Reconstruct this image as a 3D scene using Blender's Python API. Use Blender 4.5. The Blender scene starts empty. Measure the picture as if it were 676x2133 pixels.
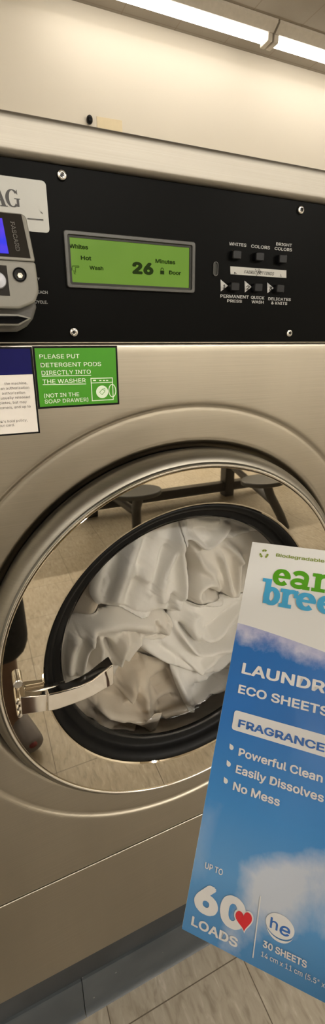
import bpy, bmesh, math, random, os
import numpy as np
from mathutils import Vector, Matrix, Quaternion

random.seed(7)
S = bpy.context.scene
COL = S.collection
PI = math.pi

# ------------------------------------------------------------------ camera
W0, H0 = 676.0, 2133.0
F_PX, PX, PY = 929.8, 365.1, 1026.3
YAW, PITCH, ROLL = 0.4224, 0.3306, 0.0009
CAM = np.array([0.0, -0.55, 1.337])
_F = np.array([math.sin(YAW)*math.cos(PITCH), math.cos(YAW)*math.cos(PITCH), -math.sin(PITCH)])
_R0 = np.array([math.cos(YAW), -math.sin(YAW), 0.0])
_U0 = np.cross(_R0, _F)
_R = math.cos(ROLL)*_R0 + math.sin(ROLL)*_U0
_U = -math.sin(ROLL)*_R0 + math.cos(ROLL)*_U0

cam_data = bpy.data.cameras.new('camera')
cam = bpy.data.objects.new('camera', cam_data)
COL.objects.link(cam)
cam_data.sensor_fit = 'VERTICAL'
cam_data.sensor_height = 36.0
cam_data.lens = F_PX/H0*36.0
cam_data.shift_x = (W0/2 - PX)/H0
cam_data.shift_y = (PY - H0/2)/H0
cam_data.clip_start = 0.01
cam.matrix_world = Matrix(((_R[0], _U[0], -_F[0], CAM[0]), (_R[1], _U[1], -_F[1], CAM[1]),
                           (_R[2], _U[2], -_F[2], CAM[2]), (0, 0, 0, 1)))
S.camera = cam

# ------------------------------------------------------------------ world, exposure, lamp strength
S.view_settings.view_transform = 'Standard'
S.view_settings.look = 'None'
S.view_settings.gamma = 1.0
S.view_settings.exposure = 0.0
S.view_settings.use_curve_mapping = False
wd = bpy.data.worlds.new('world'); S.world = wd
wd.use_nodes = True
wd.node_tree.nodes['Background'].inputs[0].default_value = (1.0, 0.93, 0.82, 1)
wd.node_tree.nodes['Background'].inputs[1].default_value = 0.05
LAMP = 8.0          # strips beside the back wall
FILL_AISLE = 28.0   # unseen strips added over the aisle to light the washer
FILL_FAR = 300.0    # unseen strips added far back to brighten the load and the carton
LAMP_COL = (1.0, 0.95, 0.87)


def at(px, py, Y=0.0):
    """The point on the vertical plane y = Y seen at this place of the photograph (design-time measure)."""
    d = (px-PX)/F_PX*_R - (py-PY)/F_PX*_U + _F
    return Vector(CAM + d*((Y-CAM[1])/d[1]))


# ------------------------------------------------------------------ materials
def srgb(r, g, b):
    def c(v):
        v /= 255.0
        return v/12.92 if v <= 0.04045 else ((v+0.055)/1.055)**2.4
    return (c(r), c(g), c(b), 1.0)


class NT:
    def __init__(s, name):
        s.m = bpy.data.materials.new(name); s.m.use_nodes = True
        s.t = s.m.node_tree; s.b = s.t.nodes['Principled BSDF']; s.out = s.t.nodes['Material Output']

    def n(s, typ, **k):
        nd = s.t.nodes.new(typ)
        for a, v in k.items():
            if a.startswith('i_'):
                key = a[2:]
                key = int(key) if key.isdigit() else key.replace('_', ' ')
                if hasattr(v, 'is_output'):
                    s.t.links.new(v, nd.inputs[key])
                else:
                    nd.inputs[key].default_value = v
            else:
                setattr(nd, a, v)
        return nd

    def link(s, a, b): s.t.links.new(a, b)

    def coord(s, scale=(1, 1, 1), kind='Object', rot=(0, 0, 0)):
        c = s.n('ShaderNodeTexCoord')
        mp = s.n('ShaderNodeMapping')
        mp.inputs['Scale'].default_value = scale
        mp.inputs['Rotation'].default_value = rot
        s.link(c.outputs[kind], mp.inputs['Vector'])
        return mp.outputs[0]

    def noise(s, vec, scale, detail=4, rough=.55, dist=0):
        nd = s.n('ShaderNodeTexNoise', i_Scale=scale, i_Detail=detail, i_Roughness=rough, i_Distortion=dist)
        s.link(vec, nd.inputs['Vector'])
        return nd.outputs['Fac']

    def ramp(s, fac, stops):
        r = s.n('ShaderNodeValToRGB')
        e = r.color_ramp.elements
        while len(e) < len(stops): e.new(0.5)
        for k, (p, c) in enumerate(stops):
            e[k].position = p
            e[k].color = c if len(c) == 4 else (*c, 1)
        s.link(fac, r.inputs[0])
        return r.outputs[0]

    def mix(s, fac, a, b):
        m = s.n('ShaderNodeMix', data_type='RGBA')
        for key, v in ((0, fac), (6, a), (7, b)):
            if hasattr(v, 'is_output'): s.link(v, m.inputs[key])
            else: m.inputs[key].default_value = v
        return m.outputs[2]

    def math(s, op, a, b=0.0, clamp=False):
        m = s.n('ShaderNodeMath', operation=op, use_clamp=clamp)
        for key, v in ((0, a), (1, b)):
            if hasattr(v, 'is_output'): s.link(v, m.inputs[key])
            else: m.inputs[key].default_value = v
        return m.outputs[0]

    def bump(s, h, strength=.2, dist=.01):
        b = s.n('ShaderNodeBump', i_Strength=strength, i_Distance=dist)
        s.link(h, b.inputs['Height'])
        s.link(b.outputs[0], s.b.inputs['Normal'])

    def set(s, **k):
        for a, v in k.items():
            key = a.replace('_', ' ')
            if hasattr(v, 'is_output'): s.link(v, s.b.inputs[key])
            else: s.b.inputs[key].default_value = v
        return s


def plain(name, col, rough=.5, metal=0.0, spec=.5, var=.06, scale=40, coat=0.0):
    t = NT(name)
    v = t.coord()
    f = t.noise(v, scale)
    a = tuple(max(0, c*(1-var)) for c in col[:3])+(1,)
    b = tuple(min(1, c*(1+var)) for c in col[:3])+(1,)
    t.set(Base_Color=t.ramp(f, [(.3, a), (.7, b)]), Roughness=rough, Metallic=metal)
    t.b.inputs['Specular IOR Level'].default_value = spec
    t.b.inputs['Coat Weight'].default_value = coat
    return t.m


def emit(name, col, strength):
    t = NT(name)
    t.set(Base_Color=(.8, .8, .8, 1), Emission_Color=col, Emission_Strength=strength)
    return t.m


def brushed(name, col, rough=.33, aniso=.75, streak=.08):
    t = NT(name)
    v = t.coord((1, 1, 1))
    blot = t.noise(t.coord((1, 1, .22)), 9, 3)
    grain = t.noise(t.coord((6, 6, 900)), 1.0, 2)
    f = t.math('ADD', t.math('MULTIPLY', blot, .55), t.math('MULTIPLY', grain, .45))
    a = tuple(c*(1-streak) for c in col[:3])+(1,)
    b = tuple(min(1, c*(1+streak)) for c in col[:3])+(1,)
    t.set(Base_Color=t.ramp(f, [(.35, a), (.65, b)]), Metallic=1.0)
    t.set(Roughness=t.math('ADD', rough-.06, t.math('MULTIPLY', blot, .12)))
    t.b.inputs['Anisotropic'].default_value = aniso
    tg = t.n('ShaderNodeCombineXYZ', i_0=1.0)
    t.link(tg.outputs[0], t.b.inputs['Tangent'])
    return t.m


M = {}
M['steel'] = brushed('brushed_steel', (.455, .42, .355), .36)
M['band'] = brushed('brushed_steel_top', (.355, .33, .285), .55, .4, .09)
M['steel_ring'] = brushed('pressed_steel', (.27, .25, .21), .42, .2)
t = NT('polished_steel')
f = t.noise(t.coord(), 22, 4)
f2 = t.noise(t.coord((1, 1, 1)), 5, 3)
t.set(Base_Color=t.ramp(f, [(.3, (.60, .53, .41, 1)), (.7, (.68, .61, .49, 1))]), Metallic=1.0,
      Roughness=t.math('ADD', .006, t.math('MULTIPLY', f2, .03)))
M['mirror'] = t.m
M['chrome'] = plain('chrome', (.80, .76, .70, 1), .06, 1.0, var=.03, scale=60)
M['bright_rim'] = plain('bright_steel_rim', (.82, .79, .73, 1), .15, 1.0, var=.02)
M['dark_rim'] = plain('dark_rim_steel', (.20, .20, .18, 1), .3, 1.0, var=.02)
M['screw'] = plain('screw_steel', (.62, .60, .56, 1), .22, 1.0)
M['black_panel'] = plain('black_panel_film', (.0028, .0028, .0025, 1), .36, 0, .035, .15, 8)
M['black'] = plain('black_plastic', (.006, .006, .0065, 1), .35, 0, .2)
M['rubber'] = plain('black_rubber', (.0045, .0045, .0045, 1), .45, 0, .15, .2, 120)
M['drum'] = plain('drum_steel', (.55, .53, .50, 1), .35, 1.0)
M['dark_metal'] = plain('dark_steel_frame', (.03, .03, .032, 1), .45, 0)
M['seat_top'] = plain('dark_grey_laminate', (.045, .047, .048, 1), .4)
M['silver_plate'] = plain('silver_plate', (.33, .325, .295, 1), .45, .25, var=.05, scale=12)
M['bezel'] = plain('clear_bezel', (.055, .054, .048, 1), .3, 0, .4)
M['bezel_in'] = plain('dark_bezel', (.02, .02, .016, 1), .4, 0, .2)
M['reader_grey'] = plain('grey_plastic', (.225, .215, .185, 1), .45, 0, .5, .03, 90)
M['reader_dark'] = plain('dark_grey_plastic', (.10, .095, .085, 1), .5)
M['reader_label'] = plain('brown_black_label', (.016, .013, .010, 1), .45, 0, .15)
M['white_ink'] = plain('white_ink', (.60, .59, .56, 1), .5)
M['panel_ink'] = plain('worn_white_ink', (.36, .355, .34, 1), .5, var=.35, scale=160)
M['black_ink'] = plain('black_ink', (.007, .0065, .006, 1), .5, 0, .1)
M['plate_ink'] = plain('plate_ink', (.02, .018, .016, 1), .5)
M['sign_green'] = plain('green_sign', srgb(68, 146, 32), .4, 0, .25, .03)
M['sign_ink'] = plain('pale_green_white_ink', srgb(225, 240, 215), .5)
M['sign_navy'] = plain('navy_sign', srgb(18, 18, 84), .45, 0, .12)
M['sign_white'] = plain('white_sign', srgb(226, 220, 212), .4, var=.02)
M['grey_ink'] = plain('grey_ink', srgb(70, 66, 62), .5)
M['wall'] = plain('cream_wall_paint', (.80, .735, .62, 1), .7, 0, .3, .02, 1.2)
M['room_wall'] = plain('room_wall_paint', (.78, .745, .67, 1), .7, 0, .3, .03, 1.2)
M['card'] = plain('pale_yellow_card', (.83, .70, .46, 1), .6, var=.02)
M['housing'] = plain('lamp_housing', (.55, .50, .42, 1), .5)
M['lamp'] = emit('fluorescent_diffuser', (*LAMP_COL, 1), LAMP)
M['fill_far'] = emit('fill_diffuser_far', (*LAMP_COL, 1), FILL_FAR)
M['fill_aisle'] = emit('fill_diffuser_aisle', (*LAMP_COL, 1), FILL_AISLE)
M['blue_screen'] = emit('blue_screen', (.04, .05, .9, 1), 1.0)
M['button_white'] = plain('pale_button', srgb(190, 192, 200), .3)
M['lcd_ink'] = plain('lcd_ink', srgb(30, 46, 14), .6, 0, .05)
M['heart'] = plain('red_ink', srgb(222, 28, 44), .35)
M['logo_green'] = plain('leaf_green_ink', srgb(84, 160, 22), .35)
M['bio_green'] = plain('olive_green_ink', srgb(128, 148, 46), .35)
M['logo_blue'] = plain('sky_blue_ink', srgb(72, 170, 218), .35)
M['box_ink'] = plain('white_print', (.82, .82, .82, 1), .35, var=.01)
M['box_blue_ink'] = plain('blue_print', srgb(52, 110, 190), .35)
M['carton'] = plain('white_carton', (.82, .82, .81, 1), .45, var=.02)
M['skin'] = plain('skin', (.15, .09, .07, 1), .5)
M['shorts'] = plain('charcoal_cloth', (.028, .032, .038, 1), .85, 0, .2, .2, 60)
M['shirt'] = plain('slate_cloth', (.06, .07, .085, 1), .85, 0, .2, .1, 60)
M['hair'] = plain('dark_hair', (.02, .013, .01, 1), .5, 0, .4, .3, 120)
M['shoe'] = plain('grey_shoe', (.16, .15, .16, 1), .7)
M['shoe_red'] = plain('red_shoe_patch', (.16, .03, .035, 1), .8)
M['eye'] = plain('eye_white', (.75, .73, .70, 1), .2)
M['iris'] = plain('iris_brown', (.05, .025, .015, 1), .2)
M['lip'] = plain('lip', (.40, .16, .13, 1), .5)

# LCD glow
t = NT('green_lcd')
f = t.noise(t.coord(), 14, 2)
t.set(Base_Color=(.02, .03, .01, 1), Roughness=.25,
      Emission_Color=t.ramp(f, [(.3, srgb(112, 158, 38)), (.7, srgb(124, 168, 50))]), Emission_Strength=.60)
t.b.inputs['Specular IOR Level'].default_value = .12
M['lcd'] = t.m


def cloth_mat(name, a, b):
    t = NT(name)
    v = t.coord()
    f = t.noise(v, 14, 3)
    w = t.noise(t.coord((1, 1, 1)), 900, 2)
    g = t.noise(v, 160, 4)
    t.set(Base_Color=t.ramp(f, [(.32, a), (.68, b)]), Roughness=.9)
    t.b.inputs['Specular IOR Level'].default_value = .15
    t.b.inputs['Sheen Weight'].default_value = .12
    t.bump(t.math('ADD', t.math('MULTIPLY', g, .7), t.math('MULTIPLY', w, .3)), .25, .002)
    return t.m


M['white_cloth'] = cloth_mat('white_cotton', (.84, .81, .755, 1), (.90, .875, .825, 1))
M['cream_cloth'] = cloth_mat('cream_cotton', (.78, .73, .65, 1), (.84, .80, .73, 1))
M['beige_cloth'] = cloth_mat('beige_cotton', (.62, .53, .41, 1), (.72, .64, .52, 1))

# glass of the washer door: clear with a Fresnel reflection
t = NT('door_glass')
fr = t.n('ShaderNodeFresnel', i_IOR=1.5)
tr = t.n('ShaderNodeBsdfTransparent', i_Color=(.985, .985, .98, 1))
gl = t.n('ShaderNodeBsdfGlossy', i_Roughness=.03)
mx = t.n('ShaderNodeMixShader')
t.link(fr.outputs[0], mx.inputs[0]); t.link(tr.outputs[0], mx.inputs[1]); t.link(gl.outputs[0], mx.inputs[2])
t.link(mx.outputs[0], t.out.inputs['Surface'])
M['glass'] = t.m


# floor: pale streaked vinyl tiles
def tile_lines(t, vec, size, ox, oy, width):
    """1 on joints of a square grid in x and y."""
    sep = t.n('ShaderNodeSeparateXYZ'); t.link(vec, sep.inputs[0])
    outs = []
    for ax, o in ((0, ox), (1, oy)):
        a = t.math('FRACT', t.math('DIVIDE', t.math('ADD', sep.outputs[ax], -o+100*size), size))
        d = t.math('MULTIPLY', t.math('MINIMUM', a, t.math('SUBTRACT', 1.0, a)), size)
        outs.append(t.math('LESS_THAN', d, width/2))
    return t.math('MAXIMUM', outs[0], outs[1]), sep


t = NT('vinyl_tile_floor')
pos = t.n('ShaderNodeNewGeometry').outputs['Position']
joint, sep = tile_lines(t, pos, .3045, .0903, -.041, .0022)
mp = t.n('ShaderNodeMapping'); t.link(pos, mp.inputs[0])
mp.inputs['Scale'].default_value = (1, .30, 1); mp.inputs['Rotation'].default_value = (0, 0, .28)
st = t.noise(mp.outputs[0], 75, 3, .55, .6)
bl = t.noise(pos, 12, 4)
lg = t.noise(pos, 2.2, 3)
c = t.ramp(st, [(.30, srgb(132, 124, 111)), (.47, srgb(166, 158, 144)), (.60, srgb(175, 168, 155)), (.72, srgb(200, 194, 182))])
c = t.mix(t.math('MULTIPLY', t.math('SUBTRACT', bl, .25, True), 1.1, True), c, srgb(158, 149, 133))
c = t.mix(t.math('MULTIPLY', lg, .25), c, srgb(186, 170, 142))
c = t.mix(joint, c, srgb(98, 88, 74))
t.set(Base_Color=c, Roughness=.42)
t.bump(t.math('SUBTRACT', 1.0, joint), .2, .001)
M['floor'] = t.m

t = NT('ceiling_tile')
pos = t.n('ShaderNodeNewGeometry').outputs['Position']
joint, sep = tile_lines(t, pos, .3045, .971, 1.985, .006)
f = t.noise(pos, 3, 4); g = t.noise(pos, 150, 3)
c = t.ramp(f, [(.3, (.29, .25, .20, 1)), (.7, (.36, .315, .255, 1))])
c = t.mix(t.math('MULTIPLY', g, .3), c, (.40, .35, .28, 1))
c = t.mix(joint, c, (.28, .23, .18, 1))
t.set(Base_Color=c, Roughness=.85)
M['ceiling'] = t.m

t = NT('painted_concrete')
v = t.coord()
f = t.noise(v, 9, 5); ch = t.noise(v, 60, 5)
c = t.ramp(f, [(.35, (.020, .023, .026, 1)), (.65, (.034, .038, .042, 1))])
c = t.mix(t.math('GREATER_THAN', ch, .73), c, (.25, .24, .22, 1))
t.set(Base_Color=c, Roughness=.5)
M['concrete'] = t.m
t = NT('cove_base_rubber')
v = t.coord()
f = t.noise(v, 7, 5); ch = t.noise(v, 48, 5)
c = t.ramp(f, [(.35, (.040, .047, .053, 1)), (.65, (.060, .068, .074, 1))])
c = t.mix(t.math('GREATER_THAN', ch, .715), c, (.22, .22, .21, 1))
t.set(Base_Color=c, Roughness=.42)
M['cove'] = t.m

# printed sky on the carton front (object coordinates in metres; top left corner is the origin)
t = NT('printed_sky')
oc = t.n('ShaderNodeTexCoord').outputs['Object']
sp = t.n('ShaderNodeSeparateXYZ'); t.link(oc, sp.inputs[0])
X, Yv = sp.outputs[0], sp.outputs[1]
blue = t.ramp(t.math('DIVIDE', Yv, -.23), [(.30, srgb(44, 112, 188)), (.50, srgb(44, 118, 200)), (.72, srgb(66, 144, 214)), (.86, srgb(96, 158, 214)), (1.0, srgb(70, 140, 202))])
n1 = t.noise(oc, 26, 6, .6, .3)
n2 = t.noise(oc, 55, 6, .62)
# cumulus low on the right: mask grows to the right and around v = -.185
line = t.math('SUBTRACT', t.math('ADD', -.1847, t.math('MULTIPLY', t.math('ADD', X, -.034), .50)), Yv)      # distance below the cloud's top
up_ = t.math('MULTIPLY', line, 75)
dn_ = t.math('SUBTRACT', 1.25, t.math('MULTIPLY', t.math('ADD', line, -.010), 44))
rx = t.math('MULTIPLY', t.math('ADD', X, -.024), 60)
m1 = t.math('ADD', t.math('MINIMUM', t.math('MINIMUM', rx, dn_), t.math('MINIMUM', up_, .85)), t.math('MULTIPLY', t.math('ADD', n1, -.5), 2.0))
cl = t.ramp(m1, [(.0, (0, 0, 0, 1)), (.75, (1, 1, 1, 1))])
skyc = t.mix(t.math('MULTIPLY', cl, .80), blue, srgb(222, 224, 230))
# wisp on the left edge
lx = t.math('SUBTRACT', .55, t.math('MULTIPLY', X, 45))
ly = t.math('SUBTRACT', .7, t.math('MULTIPLY', t.math('ABSOLUTE', t.math('ADD', Yv, .187)), 32))
m2 = t.math('ADD', t.math('MINIMUM', lx, ly), t.math('MULTIPLY', t.math('ADD', n1, -.5), 1.2))
skyc = t.mix(t.math('MULTIPLY', t.ramp(m2, [(0, (0, 0, 0, 1)), (.8, (1, 1, 1, 1))]), .5), skyc, srgb(176, 196, 222))
# cloudy edge under the white head
edge = t.math('ADD', t.math('MULTIPLY', t.math('POWER', t.math('DIVIDE', t.math('MAXIMUM', X, 0.0), .06), 1.3), -.0075), -.0600)
below = t.math('SUBTRACT', edge, Yv)
m3 = t.math('ADD', t.math('SUBTRACT', 1.0, t.math('DIVIDE', below, .013)), t.math('MULTIPLY', t.math('ADD', n2, -.5), 1.8))
cl3 = t.ramp(m3, [(.0, (0, 0, 0, 1)), (.8, (1, 1, 1, 1))])
skyc = t.mix(t.math('MULTIPLY', cl3, .85), skyc, t.ramp(n2, [(.35, srgb(170, 172, 214)), (.65, srgb(220, 218, 234))]))
head = t.math('LESS_THAN', below, 0.0)
skyc = t.mix(head, skyc, (.82, .82, .80, 1))
t.set(Base_Color=skyc, Roughness=.26)
t.b.inputs['Specular IOR Level'].default_value = .45
crease = t.noise(t.coord((60, 6, 1)), 1.0, 2)
t.bump(crease, .12, .002)
M['print'] = t.m


# ------------------------------------------------------------------ object helpers
MW = {}


def obj(name, verts, faces, mat, parent=None, local=False, smooth=True, bevel=0, segs=2, edges=None, subsurf=0, flat_angle=35):
    """ONE mesh object; verts in world space unless local, then in the parent's space."""
    vs = [Vector(v) for v in verts]
    loc = Vector((0, 0, 0))
    if parent is not None and not local:
        inv = MW[parent.name].inverted()
        vs = [inv @ v for v in vs]
    if parent is None:
        lo = Vector([min(v[i] for v in vs) for i in range(3)]); hi = Vector([max(v[i] for v in vs) for i in range(3)])
        loc = Vector(((lo.x+hi.x)/2, (lo.y+hi.y)/2, lo.z))
        vs = [v-loc for v in vs]
    me = bpy.data.meshes.new(name)
    me.from_pydata([tuple(v) for v in vs], edges or [], faces)
    me.update()
    if faces:
        bm = bmesh.new(); bm.from_mesh(me)
        bmesh.ops.recalc_face_normals(bm, faces=bm.faces)
        bm.to_mesh(me); bm.free()
    if mat is not None: me.materials.append(M[mat] if isinstance(mat, str) else mat)
    o = bpy.data.objects.new(name, me)
    COL.objects.link(o)
    o.location = loc
    if parent is not None:
        o.parent = parent
        MW[o.name] = MW[parent.name]
    else:
        MW[o.name] = Matrix.Translation(loc)
    if bevel:
        b = o.modifiers.new('bevel', 'BEVEL'); b.width = bevel; b.segments = segs; b.limit_method = 'ANGLE'; b.angle_limit = math.radians(40)
        b.harden_normals = False
    if subsurf:
        b = o.modifiers.new('sub', 'SUBSURF'); b.levels = subsurf; b.render_levels = subsurf
    if smooth and faces:
        for p in me.polygons: p.use_smooth = True
        if hasattr(me, 'set_sharp_from_angle'): me.set_sharp_from_angle(angle=math.radians(flat_angle))
    return o


def empty(name, loc, mat=None):
    o = bpy.data.objects.new(name, None)
    COL.objects.link(o)
    o.empty_display_size = .05
    mw = mat if mat is not None else Matrix.Translation(Vector(loc))
    o.matrix_world = mw
    MW[o.name] = mw
    return o


def tag(o, label=None, cat=None, group=None, kind=None):
    if label: o['label'] = label
    if cat: o['category'] = cat
    if group: o['group'] = group
    if kind: o['kind'] = kind
    return o


class G:
    """gathers the shape of one mesh"""
    def __init__(s): s.v = []; s.f = []

    def add(s, vs, fs):
        k = len(s.v)
        s.v += [tuple(v) for v in vs]; s.f += [tuple(i+k for i in f) for f in fs]
        return s

    def box(s, x0, x1, y0, y1, z0, z1):
        return s.add([(x0, y0, z0), (x1, y0, z0), (x1, y1, z0), (x0, y1, z0), (x0, y0, z1), (x1, y0, z1), (x1, y1, z1), (x0, y1, z1)],
                     [(0, 1, 2, 3), (4, 7, 6, 5), (0, 4, 5, 1), (1, 5, 6, 2), (2, 6, 7, 3), (3, 7, 4, 0)])

    def slab(s, front, back):
        """closed prism between two equal-length loops of points"""
        n = len(front)
        vs = list(front)+list(back)
        fs = [tuple(range(n)), tuple(range(2*n-1, n-1, -1))]
        for i in range(n):
            j = (i+1) % n
            fs.append((i, i+n, j+n, j))
        return s.add(vs, fs)

    def plate(s, pts, y1):
        return s.slab(pts, [(p[0], y1, p[2]) for p in pts])

    def tube(s, pts, r, n=12, cap=True):
        pts = [Vector(p) for p in pts]
        rs = r if isinstance(r, (list, tuple)) else [r]*len(pts)
        prev = None
        vs = []; fs = []
        for i, p in enumerate(pts):
            d = (pts[min(i+1, len(pts)-1)]-pts[max(i-1, 0)]).normalized()
            if prev is None:
                a = Vector((0, 0, 1)) if abs(d.z) < .9 else Vector((1, 0, 0))
                u = d.cross(a).normalized()
            else:
                u = (prev-d*prev.dot(d)).normalized()
            w = d.cross(u); prev = u
            for k in range(n):
                q = 2*PI*k/n
                vs.append(p+(u*math.cos(q)+w*math.sin(q))*rs[i])
        for i in range(len(pts)-1):
            for k in range(n):
                a = i*n+k; b = i*n+(k+1) % n
                fs.append((a, b, b+n, a+n))
        if cap:
            fs.append(tuple(range(n-1, -1, -1))); fs.append(tuple(range((len(pts)-1)*n, len(pts)*n)))
        return s.add(vs, fs)

    def lathe(s, prof, c, axis='y', n=96, closed=False, a0=0.0, a1=2*PI):
        """prof: (radius, along-axis); around an axis through c"""
        vs = []; fs = []
        full = abs(a1-a0-2*PI) < 1e-6
        m = n if full else n+1
        for (r, h) in prof:
            for k in range(m):
                q = a0+(a1-a0)*k/n
                if axis == 'y': vs.append((c[0]+r*math.cos(q), c[1]+h, c[2]+r*math.sin(q)))
                else: vs.append((c[0]+r*math.cos(q), c[1]+r*math.sin(q), c[2]+h))
        for i in range(len(prof)-1):
            for k in range(n):
                a = i*m+k; b = i*m+(k+1) % m
                fs.append((a, b, b+m, a+m))
        if closed:
            fs.append(tuple(range(m-1, -1, -1))); fs.append(tuple(range((len(prof)-1)*m, len(prof)*m)))
        return s.add(vs, fs)

    def obj(s, name, mat, parent=None, **k):
        return obj(name, s.v, s.f, mat, parent, **k)


# ------------------------------------------------------------------ lettering
FONT = None
try:
    fp = os.path.join(bpy.utils.resource_path('LOCAL'), 'datafiles', 'fonts', 'Inter.woff2')
    FONT = bpy.data.fonts.load(fp)
except Exception:
    FONT = None
_cache = {}


def glyphs(text, shear=0.0, spacing=1.0):
    key = (text, shear, spacing)
    if key in _cache: return _cache[key]
    cu = bpy.data.curves.new('text', 'FONT')
    cu.body = text
    if FONT: cu.font = FONT
    cu.resolution_u = 4
    cu.shear = shear
    cu.space_character = spacing
    o = bpy.data.objects.new('text', cu)
    COL.objects.link(o)
    bpy.context.view_layer.update()
    dg = bpy.context.evaluated_depsgraph_get()
    me = bpy.data.meshes.new_from_object(o.evaluated_get(dg))
    vs = [(v.co.x, v.co.y) for v in me.vertices]
    fs = [tuple(p.vertices) for p in me.polygons]
    bpy.data.objects.remove(o); bpy.data.curves.remove(cu); bpy.data.meshes.remove(me)
    _cache[key] = (vs, fs)
    return vs, fs


CAPH = .727 if FONT else .73


class L:
    """flat lettering on a plane: origin O, axes U (right), V (up), lifted by e along N; every line of text is a part of its own"""
    def __init__(s, O, U, V, e=.0003):
        s.O, s.U, s.V = Vector(O), Vector(U), Vector(V)
        s.N = s.U.cross(s.V)
        s.e = e; s.v = []; s.f = []; s.done = []; s.nm = None

    def part(s, name=None):
        """what follows belongs to a new part"""
        if s.f: s.done.append((s.nm, s.v, s.f))
        s.v, s.f, s.nm = [], [], name
        return s

    def pt(s, u, v, e=None): return s.O+s.U*u+s.V*v+s.N*(s.e if e is None else e)

    def text(s, txt, u0, v, cap, u1=None, bold=.0, shear=0.0, spacing=1.0, right=False):
        s.part(None)
        vs, fs = glyphs(txt, shear, spacing)
        xs = [a for a, b in vs]
        bo = max(bold, 0)
        x0, x1 = min(xs)-bo, max(xs)+bo
        sy = cap/CAPH
        sx = (u1-u0)/(x1-x0) if u1 is not None else sy
        if right: u0 = u0-(x1-x0)*sx
        sv = (cap)/(CAPH+2*bo)
        for i in range(10 if bo else 1):                   # heavier strokes: the line printed again, a hair to each side
            da, db = (bo*math.cos(2*PI*i/10), bo*math.sin(2*PI*i/10)) if bo else (0, 0)
            k = len(s.v)
            for a, b in vs: s.v.append(s.pt(u0+(a+da-x0)*sx, v+(b+db+bo)*sv, s.e+i*5e-6))
            s.f += [tuple(j+k for j in f) for f in fs]
        s.part(None)
        return s

    def poly(s, pts, e=None):
        k = len(s.v)
        s.e += 1.5e-5
        s.v += [s.pt(u, v, e) for u, v in pts]
        s.f.append(tuple(range(k, k+len(pts))))
        return s

    def strip(s, pts, w, closed=False):
        """a line of width w (number or list) along pts"""
        n = len(pts)
        s.e += 1.5e-5
        ws = w if isinstance(w, (list, tuple)) else [w]*n
        k = len(s.v)
        for i in range(n):
            a = pts[i-1] if (i > 0 or closed) else pts[i]
            b = pts[(i+1) % n] if (i < n-1 or closed) else pts[i]
            d = Vector((b[0]-a[0], b[1]-a[1])).normalized()
            nx, ny = -d.y*ws[i]/2, d.x*ws[i]/2
            s.v.append(s.pt(pts[i][0]+nx, pts[i][1]+ny)); s.v.append(s.pt(pts[i][0]-nx, pts[i][1]-ny))
        for i in range(n if closed else n-1):
            j = (i+1) % n
            s.f.append((k+2*i, k+2*i+1, k+2*j+1, k+2*j))
        return s

    def ring(s, cu, cv, ro, ri, n=40, sx=1.0):
        return s.strip([(cu+(ro+ri)/2*sx*math.cos(2*PI*i/n), cv+(ro+ri)/2*math.sin(2*PI*i/n)) for i in range(n)], ro-ri, True)

    def disc(s, cu, cv, ru, rv=None, n=40):
        rv = rv or ru
        return s.poly([(cu+ru*math.cos(2*PI*i/n), cv+rv*math.sin(2*PI*i/n)) for i in range(n)])

    def obj(s, name, mat, parent, **k):
        s.part()
        o = None
        for nm, v, f in s.done: o = obj(nm or name, v, f, mat, parent, smooth=False, **k)
        return o


def rrect(x0, x1, y0, y1, r, n=5):
    pts = []
    for cx, cy, a in ((x1-r, y1-r, 0), (x0+r, y1-r, PI/2), (x0+r, y0+r, PI), (x1-r, y0+r, 1.5*PI)):
        for i in range(n+1):
            q = a+PI/2*i/n
            pts.append((cx+r*math.cos(q), cy+r*math.sin(q)))
    return pts


FX = (Vector((0, 0, 0)), Vector((1, 0, 0)), Vector((0, 0, 1)))     # lettering axes of a face towards -y: u = x, v = z


def front(y, e=.0003): return L((0, y, 0), (1, 0, 0), (0, 0, 1), e)


def px2(px, py, Y=0.0):
    p = at(px, py, Y)
    return p.x, p.z


# ------------------------------------------------------------------ the room
XL, XR, YF, YB, ZC = -3.2, 5.2, -5.2, 2.31, 2.937
tag(G().box(XL, XR, YF, YB, -.1, 0).obj('floor', 'floor', smooth=False), kind='structure')
tag(G().box(XL, XR, YF, YB, ZC, ZC+.1).obj('ceiling', 'ceiling', smooth=False), kind='structure')
tag(G().box(XL, XR, YB, YB+.1, -.1, ZC+.1).obj('wall_back', 'wall', smooth=False), kind='structure')
tag(G().box(XL, XR, YF-.1, YF, -.1, ZC+.1).obj('wall_front', 'room_wall', smooth=False), kind='structure')
tag(G().box(XL-.1, XL, YF, YB, -.1, ZC+.1).obj('wall_left', 'room_wall', smooth=False), kind='structure')
tag(G().box(XR, XR+.1, YF, YB, -.1, ZC+.1).obj('wall_right', 'room_wall', smooth=False), kind='structure')

# raised concrete curb under the washer with its cove base strips
g = G().box(-1.4, 2.2, .020, 1.25, 0, .203)
tag(g.obj('trim_1', 'concrete', bevel=.004), kind='structure')
xj = at(171, 2052, .014).x


def cove(x0, x1):
    prof = [(.020, 0), (.004, 0), (.0085, .0035), (.0115, .010), (.0128, .020), (.0135, .100), (.0155, .106), (.020, .107)]
    g = G()
    g.slab([(x0, y, z) for y, z in prof], [(x1, y, z) for y, z in prof])
    return g


for k, (a, b) in enumerate(((-1.4, xj-.0008), (xj+.0008, 2.2))):
    tag(cove(a, b).obj('baseboard_front' + ('' if k == 0 else '_2'), 'cove', flat_angle=50), kind='structure')


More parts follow.
